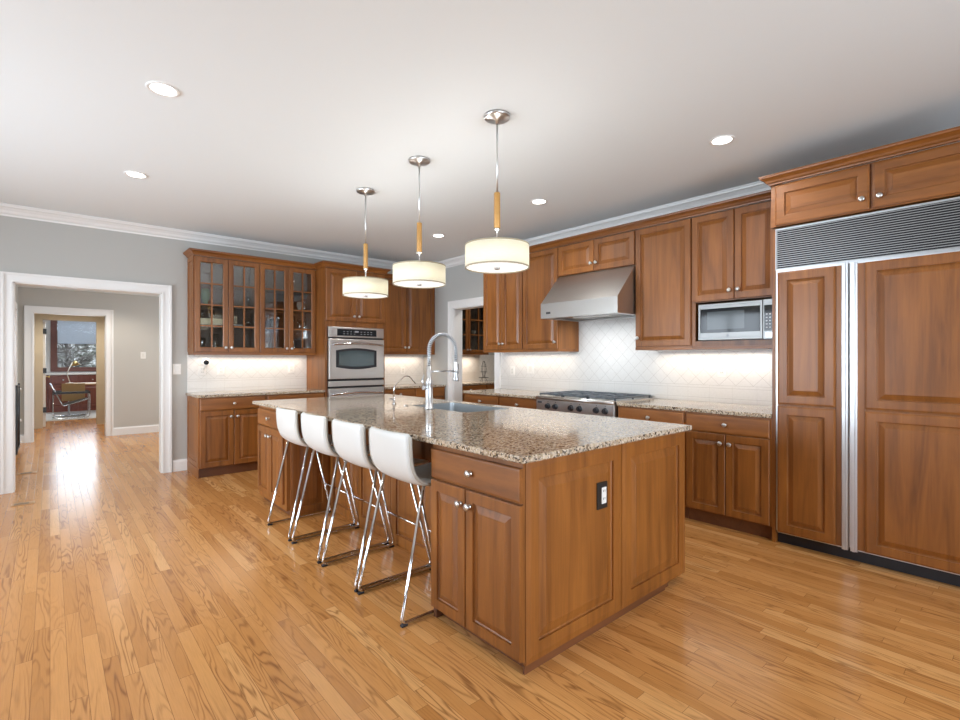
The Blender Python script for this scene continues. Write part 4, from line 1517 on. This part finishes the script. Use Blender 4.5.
t = thing('security_camera', 'small round white camera with black lens on backsplash', 'camera', (1.415, 6.70, 1.22))
cx_, cz_ = 1.420, 1.285
MB().lathe((cx_, 6.665, cz_), (0, -1, 0), [(0.012, -0.022), (0.042, -0.014), (0.050, 0), (0.049, 0.014), (0.044, 0.018)], 24).build('housing', PLASTIC, t)
MB().lathe((cx_, 6.6465, cz_), (0, -1, 0), [(0.030, 0), (0.030, 0.003), (0.018, 0.0045)], 24).build('lens', DGLASS, t)
MB().tube(fillet([(cx_, 6.675, cz_ - 0.03), (cx_ - 0.005, 6.69, cz_ - 0.065), (cx_ - 0.015, 6.712, cz_ - 0.085)], 0.01), 0.009, 8).build('stand', PLASTIC, t)

# ------------------------------------------------------------------ contents of the glass cabinets
def goblet(x, y, z, h, r, label, m=CRYSTAL, kind='wine_glass', grp=None):
    if kind == 'wine_glass':
        pr = [(r * 0.8, 0.001), (r * 0.8, 0.004), (0.005, 0.008), (0.004, h * 0.45), (r * 0.6, h * 0.55), (r, h * 0.72), (r * 0.8, h)]
    elif kind == 'tumbler':
        pr = [(r * 0.85, 0.001), (r * 0.9, 0.01), (r, h)]
    elif kind == 'decanter':
        pr = [(r * 0.9, 0.001), (r, h * 0.3), (r * 0.8, h * 0.55), (r * 0.3, h * 0.7), (r * 0.3, h * 0.95), (r * 0.4, h)]
    else:
        pr = [(r * 0.5, 0.001), (r * 0.6, h * 0.2), (r, h * 0.6), (r * 0.9, h)]
    o = MB().lathe((x, y, z), (0, 0, 1), pr, 20).build(kind, m, origin=(x, y, z))
    return tag(o, label, {'wine_glass': 'glass', 'tumbler': 'glass', 'decanter': 'decanter', 'bowl': 'bowl', 'vase': 'vase', 'mug': 'cup', 'pitcher': 'jug'}[kind], grp)


sh = {0: ZU0 + 0.0505, 1: 1.7315, 2: 1.9715, 3: 2.2165}
goblet(1.395, 6.58, sh[2], 0.19, 0.05, 'green glazed vase on upper shelf behind leftmost glass door', GREENG, 'vase')
for k, (x, h) in enumerate(((1.36, 0.17), (1.47, 0.18))):
    goblet(x, 6.60, sh[1], h, 0.033, 'stemmed glass on middle shelf behind leftmost glass door', grp='stemmed glasses behind the leftmost glass door')
o = MB().bbox(1.33, 1.57, 6.50, 6.54, sh[1] + 0.0005, sh[1] + 0.075, 0.002).build('card_box', PAPER)
tag(o, 'long cream box lying on shelf behind leftmost glass door', 'box')
goblet(1.355, 6.56, sh[0], 0.15, 0.045, 'clear bulbous jug on lowest shelf behind leftmost glass door', CRYSTAL, 'pitcher')
goblet(1.50, 6.58, sh[0], 0.20, 0.040, 'tall clear tumbler on lowest shelf behind leftmost glass door', CRYSTAL, 'tumbler')
o = MB().bbox(1.66, 1.79, 6.50, 6.60, sh[1] + 0.0005, sh[1] + 0.018, 0.003).build('serving_plate', CHINA)
tag(o, 'flat white dish on shelf behind second glass door', 'plate')
goblet(1.870, 6.55, sh[2], 0.13, 0.030, 'small stemmed glass on upper shelf behind second glass door')
goblet(1.862, 6.55, sh[1], 0.07, 0.045, 'low glass bowl on middle shelf behind second glass door', CRYSTAL, 'bowl')
for k, x in enumerate((2.155, 2.245)):
    goblet(x, 6.57, sh[1], 0.17, 0.030, 'stemmed glass on middle shelf behind third glass door', grp='stemmed glasses behind the third glass door')
goblet(2.08, 6.55, sh[0], 0.12, 0.038, 'short clear tumbler on lowest shelf behind third glass door', CRYSTAL, 'tumbler')
goblet(2.235, 6.55, sh[0], 0.05, 0.05, 'low white bowl on lowest shelf behind third glass door', CHINA, 'bowl')
goblet(2.42, 6.56, sh[2], 0.15, 0.030, 'stemmed glass on upper shelf behind fourth glass door')
goblet(2.50, 6.52, sh[2], 0.11, 0.035, 'white cup on upper shelf behind fourth glass door', CHINA, 'mug')
goblet(2.58, 6.56, sh[2], 0.14, 0.038, 'stoppered clear decanter on upper shelf behind fourth glass door', CRYSTAL, 'decanter')
goblet(2.43, 6.56, sh[1], 0.17, 0.030, 'tall stemmed glass on middle shelf behind fourth glass door')
goblet(2.50, 6.52, sh[1], 0.12, 0.030, 'clear tumbler on middle shelf behind fourth glass door, leftward', CRYSTAL, 'tumbler')
goblet(2.58, 6.56, sh[1], 0.16, 0.034, 'tall clear tumbler on middle shelf behind fourth glass door, rightmost', CRYSTAL, 'tumbler')
goblet(2.43, 6.54, sh[0], 0.15, 0.038, 'clear decanter on lowest shelf behind fourth glass door', CRYSTAL, 'decanter')
goblet(2.585, 6.54, sh[0], 0.05, 0.035, 'tiny white bowl on lowest shelf behind fourth glass door', CHINA, 'bowl')

# ------------------------------------------------------------------ pantry beyond the doorway
FP = fr_negY(6.40)
PYB = YB - 0.001


def pantry_glass(u0, u1, label):
    t = thing('glass_front_cabinet', label, 'cabinet', ((u0 + u1) / 2, 6.57, 1.40))
    z0, z1 = 1.40, 2.55
    mb = MB().box(u0, u0 + 0.018, 6.40, PYB, z0 + 0.03, z1).box(u1 - 0.018, u1, 6.40, PYB, z0 + 0.03, z1)
    mb.box(u0 + 0.018, u1 - 0.018, 6.40, PYB, z0 + 0.03, z0 + 0.05).box(u0 + 0.018, u1 - 0.018, 6.40, PYB, z1 - 0.02, z1)
    mb.build('body', WZ, t)
    MB().box(u0 + 0.018, u1 - 0.018, PYB - 0.012, PYB - 0.003, z0 + 0.05, z1 - 0.02).build('back_panel', INSIDE, t)
    MB().box(u0, u1, 6.392, PYB, z0, z0 + 0.03).build('light_rail', WX, t)
    for z in (1.73, 1.99, 2.25):
        MB().box(u0 + 0.019, u1 - 0.019, 6.42, PYB - 0.013, z, z + 0.016).build('shelf', WX, t)
    c = (u0 + u1) / 2
    glass_door(FP, u0 + 0.006, c - GAP, z0 + 0.034, z1 - 0.008, t, (c - 0.03, 1.48), 2, 4, 0.05)
    glass_door(FP, c + GAP, u1 - 0.006, z0 + 0.034, z1 - 0.008, t, (c + 0.03, 1.48), 2, 4, 0.05)
    return t


pantry_glass(4.84, 5.78, 'glass-front wall cabinet inside the pantry, seen through the doorway')
for x, z, h, r, lb, kd, mm in ((5.43, 2.267, 0.14, 0.045, 'clear pitcher on top shelf of the pantry cabinet', 'pitcher', CRYSTAL),
                               (5.43, 1.747, 0.075, 0.045, 'white cup on the pantry cabinet middle shelf, left of its twin', 'mug', CHINA),
                               (5.57, 1.747, 0.075, 0.045, 'white cup on the pantry cabinet middle shelf, right of its twin', 'mug', CHINA),
                               (5.43, 1.451, 0.09, 0.04, 'white cup on lowest shelf of the pantry cabinet', 'mug', CHINA)):
    goblet(x, 6.55, z, h, r, lb, mm, kd)
FPB = fr_negY(6.215)
base_cab('pantry base cabinet seen below the pantry countertop, left', FPB, 4.84, 5.56, PYB - 6.215, WX, 'd2')
base_cab('pantry base cabinet below the pantry countertop, right', FPB, 5.562, 6.40, PYB - 6.215, WX, 'd2')
slab(4.82, 6.42, 6.19, PYB - 0.013, 'pantry granite countertop seen through the doorway')
o = MB().box(4.82, 6.42, PYB - 0.012, PYB, 0.9255, 1.399).build('backsplash', TILEX)
tag(o, 'cream tiled backsplash above the pantry countertop', 'backsplash')
strip(4.95, 5.70, 6.55, 6.59, 1.40, 'warm light strip under the pantry glass cabinet', 4)
# wire stand on the pantry counter
t = thing('wire_stand', 'dark scrolled wire stand on the pantry countertop', 'rack', (5.72, 6.45, 0.9255))
mb = MB()
for k in range(4):
    a = k * PI / 2 + 0.4
    mb.tube([(5.72 + 0.07 * math.cos(a), 6.45 + 0.07 * math.sin(a), 0.930), (5.72 + 0.02 * math.cos(a), 6.45 + 0.02 * math.sin(a), 1.02), (5.72 + 0.05 * math.cos(a), 6.45 + 0.05 * math.sin(a), 1.15), (5.72 + 0.015 * math.cos(a), 6.45 + 0.015 * math.sin(a), 1.29)], 0.004, 6)
mb.build('frame', GATE, t)
for zz, rr in ((1.00, 0.085), (1.10, 0.06), (1.20, 0.05)):
    ring = [(5.72 + rr * math.cos(2 * PI * k / 20), 6.45 + rr * math.sin(2 * PI * k / 20), zz) for k in range(21)]
    MB().tube(ring, 0.0035, 6).build('hoop', GATE, t)

# ------------------------------------------------------------------ hall and study
# black gate leaf against the hall's left wall
t = thing('safety_gate', 'black metal safety gate across the doorway in the left hallway wall', 'gate', (-0.34, 9.5, 0.03))
mb = MB()
for y in (9.13, 9.86):
    mb.bbox(-0.354, -0.330, y - 0.010, y + 0.010, 0.03, 0.97, 0.002)
for z in (0.06, 0.94):
    mb.bbox(-0.352, -0.332, 9.14, 9.85, z - 0.010, z + 0.010, 0.002)
mb.build('frame', GATE, t)
mb = MB()
for k in range(1, 10):
    mb.tube([(-0.342, 9.13 + k * 0.073, 0.07), (-0.342, 9.13 + k * 0.073, 0.93)], 0.005, 6)
mb.build('bars', GATE, t)
for z in (0.10, 0.42, 0.88):
    MB().lathe((-0.346, 9.885, z), (1, 0, 0), [(0.020, -0.016), (0.020, 0.024), (0.012, 0.028)], 14).build('mounting_knob', PLASTIC, t)
# floor vents
def vent(x, y, label):
    o = thing('floor_vent', label, 'vent', (x, y, 0.0))
    MB().bbox(x - 0.075, x + 0.085, y - 0.05, y + 0.06, 0.0003, 0.005, 0.002).build('frame', mat('vent_oak', (0.50, 0.28, 0.12), 0.35), o)
    mb = MB()
    for k in range(4):
        mb.box(x - 0.055, x + 0.045, y - 0.03 + k * 0.018, y - 0.022 + k * 0.018, 0.0050, 0.0056)
    mb.build('slots', BLACK, o)


vent(-0.19, 6.13, 'oak floor vent just in front of the hallway opening')
vent(-0.20, 7.75, 'oak floor vent inside the hallway')

# blind
t = thing('window_blind', 'half-lowered white blind on the study window', 'blind', (0.565, 16.57, WZ1))
MB().box(WX0 + 0.045, WX1 - 0.045, 16.553, 16.575, 2.352, 2.398).build('headrail', BLIND, t)
mb = MB()
for k in range(26):
    z = 2.33 - k * 0.0235
    mb.add([(WX0 + 0.045, 16.555, z + 0.022), (WX1 - 0.045, 16.555, z + 0.022), (WX1 - 0.045, 16.570, z), (WX0 + 0.045, 16.570, z)], [(0, 1, 2, 3)])
mb.build('slats', BLIND, t)
MB().box(WX0 + 0.045, WX1 - 0.045, 16.553, 16.573, 1.720, 1.742).build('bottom_rail', BLIND, t)

# built-in cabinets under the window
for k in range(4):
    a = -0.62 + k * 0.58
    t = thing('study_cabinet', ['red-brown study cabinet left of the armchair', 'red-brown study cabinet behind the armchair, left one', 'red-brown study cabinet behind the armchair, right one', 'red-brown study cabinet at the right, beyond the doorway edge'][k], 'cabinet', (a + 0.29, 16.35, 0))
    MB().box(a, a + 0.578, 16.15, 16.598, 0.0, 0.925).build('body', REDWOOD, t)
    door(fr_negY(16.15), a + 0.01, a + 0.568, 0.10, 0.68, t, (a + 0.53, 0.62), m=REDWOOD)
    drawer(fr_negY(16.15), a + 0.01, a + 0.568, 0.70, 0.90, t, REDWOOD)
o = MB().bbox(-0.64, 1.72, 16.12, 16.598, 0.926, 0.972, 0.004).build('cabinet_top', WHITE)
tag(o, 'long white top over the red-brown study cabinets', 'countertop')
# rug
o = MB().bbox(-0.9, 2.2, 13.95, 16.05, 0.0005, 0.012, 0.004).build('rug', RUG)
tag(o, 'pale rug under the study armchair and desk', 'rug')
# desk
t = thing('desk', 'pale wood-topped desk standing behind the study armchair', 'desk', (0.95, 15.2, 0.012))
MB().bbox(0.28, 1.75, 14.95, 15.55, 0.715, 0.745, 0.004).build('desk_top', DESK, t)
for x in (0.34, 1.69):
    for y in (15.0, 15.5):
        MB().tube([(x, y, 0.0125), (x, y, 0.715)], 0.016, 10).build('leg', CHROME, t)
# desk lamp
t = thing('desk_lamp', 'brass-shaded desk lamp standing on the study desk', 'lamp', (0.36, 15.25, 0.7455))
MB().lathe((0.36, 15.25, 0.7455), (0, 0, 1), [(0.07, 0), (0.07, 0.012), (0.015, 0.02)], 20).build('base', CHINA, t)
MB().tube(fillet([(0.36, 15.25, 0.76), (0.30, 15.25, 0.98), (0.40, 15.25, 1.24)], 0.03), 0.010, 8).build('arm', CHINA, t)
MB().lathe((0.44, 15.25, 1.28), (0.25, 0, -1), [(0.02, 0), (0.035, 0.02), (0.09, 0.11), (0.087, 0.11), (0.033, 0.024)], 20, caps=False).build('lamp_shade', BRASS, t)
# tubular armchair
ax0, ax1, ay0, ay1 = 0.00, 0.68, 14.20, 14.85
zf = 0.0125
t = thing('armchair', 'chrome tube armchair with black straps and tan sling seat', 'armchair', ((ax0 + ax1) / 2, (ay0 + ay1) / 2, zf))
mb = MB()
for y in (ay0, ay1):
    mb.tube(fillet([(ax0 + 0.05, y, 0.56), (ax0 + 0.05, y, zf + 0.011), (ax1, y, zf + 0.011), (ax1, y, 0.56), (ax0 + 0.05, y, 0.56)], 0.06), 0.011, 8)
    mb.tube(fillet([(ax0, y + (0.05 if y == ay0 else -0.05), 0.78), (ax0 + 0.22, y + (0.05 if y == ay0 else -0.05), 0.28), (ax1 - 0.03, y + (0.05 if y == ay0 else -0.05), 0.42)], 0.05), 0.011, 8)
for x, z in ((ax0, 0.78), (ax1 - 0.03, 0.42)):
    mb.tube([(x, ay0 + 0.05, z), (x, ay1 - 0.05, z)], 0.011, 8)
mb.tube([(ax0 + 0.05, ay0, zf + 0.011), (ax0 + 0.05, ay1, zf + 0.011)], 0.011, 8)
mb.build('tube_frame', CHROME, t)
for y in (ay0, ay1):
    MB().bbox(ax0 + 0.04, ax1 + 0.01, y - 0.016, y + 0.016, 0.555, 0.600, 0.004).build('arm_strap', BLEATHER, t)
mb = MB()
mb.add([(ax0 + 0.20, ay0 + 0.06, 0.30), (ax1 - 0.03, ay0 + 0.06, 0.43), (ax1 - 0.03, ay1 - 0.06, 0.43), (ax0 + 0.20, ay1 - 0.06, 0.30),
        (ax0 + 0.20, ay0 + 0.06, 0.29), (ax1 - 0.03, ay0 + 0.06, 0.42), (ax1 - 0.03, ay1 - 0.06, 0.42), (ax0 + 0.20, ay1 - 0.06, 0.29)],
       [(0, 1, 2, 3), (4, 5, 6, 7), (0, 1, 5, 4), (1, 2, 6, 5), (2, 3, 7, 6), (3, 0, 4, 7)])
mb.build('seat_sling', BLEATHER, t)
mb = MB().bbox(ax0 + 0.20, ax1 - 0.06, ay1 - 0.065, ay1 - 0.045, 0.36, 0.76, 0.004)
mb.build('back_sling', TAN, t)

# outside the study window
def bare_tree(x, y, h, label, n=170):
    t = thing('tree', label, 'tree', (x, y, -0.05))
    tm = mat('bark', (0.10, 0.085, 0.075), 0.9)
    MB().tube([(x, y, -0.05), (x + 0.05, y, h * 0.5), (x - 0.03, y, h)], [0.09, 0.06, 0.02], 8).build('trunk', tm, t)
    mb = MB()
    for k in range(n):
        z = random.uniform(0.6, h)
        a = random.uniform(0, 2 * PI)
        L = random.uniform(0.5, 1.2)
        p0_ = Vector((x, y, z))
        p1_ = p0_ + Vector((math.cos(a) * L * 0.5, math.sin(a) * L * 0.5, L * 0.25))
        p2_ = p1_ + Vector((math.cos(a + 0.5) * L * 0.5, math.sin(a + 0.5) * L * 0.4, random.uniform(-0.2, 0.4)))
        mb.tube([p0_, p1_, p2_], [0.022, 0.014, 0.006], 5)
        for q in range(3):
            b_ = a + random.uniform(-1.4, 1.4)
            p3_ = p1_ + Vector((math.cos(b_) * 0.4, math.sin(b_) * 0.4, random.uniform(-0.1, 0.35)))
            mb.tube([p1_, p3_], [0.010, 0.004], 4)
    tag(mb.build('branches', tm, t), kind='stuff')


bare_tree(0.4, 20.4, 3.4, 'bare dark-branched tree outside the study window, left')
bare_tree(2.6, 21.6, 3.6, 'bare dark-branched tree outside the study window, right')
m, t, b = newmat('frosty_hedge')
N = NT(t)
geo = N.n('ShaderNodeNewGeometry')
hn = N.noise(geo.outputs['Position'], 5.0, 5, 0.7)
t.links.new(N.ramp(hn, [(0.38, (0.02, 0.022, 0.016)), (0.5, (0.12, 0.12, 0.10)), (0.62, (0.50, 0.50, 0.48))]), b.inputs['Base Color'])
b.inputs['Roughness'].default_value = 0.95
bm = bmesh.new()
bmesh.ops.create_grid(bm, x_segments=60, y_segments=24, size=1)
for q in bm.verts:
    a_, c_ = q.co.x, q.co.y
    q.co = Vector((1 + a_ * 9, 25.5 + c_ * 0.9 + random.uniform(-0.25, 0.25), -0.05 + 2.35 * math.cos(c_ * PI / 2) + random.uniform(-0.12, 0.12) * (1 - abs(c_))))
mb = MB()
bm.verts.index_update()
mb.add([q.co[:] for q in bm.verts], [[q.index for q in f.verts] for f in bm.faces])
bm.free()
o = mb.build('hedge', m)
tag(o, 'frosted tangled hedge far outside the study window', 'hedge')
m, tt, b = newmat('frosty_lawn')
b.inputs['Base Color'].default_value = (0.30, 0.32, 0.27, 1)
b.inputs['Roughness'].default_value = 0.95
o = MB().box(-14, 18, 17.2, 40, -0.15, -0.05).build('ground', m)
tag(o, 'pale frosty lawn outside the study window', 'lawn')
o['kind'] = 'structure'

for o in bpy.data.objects:
    if '_w' in o:
        del o['_w']
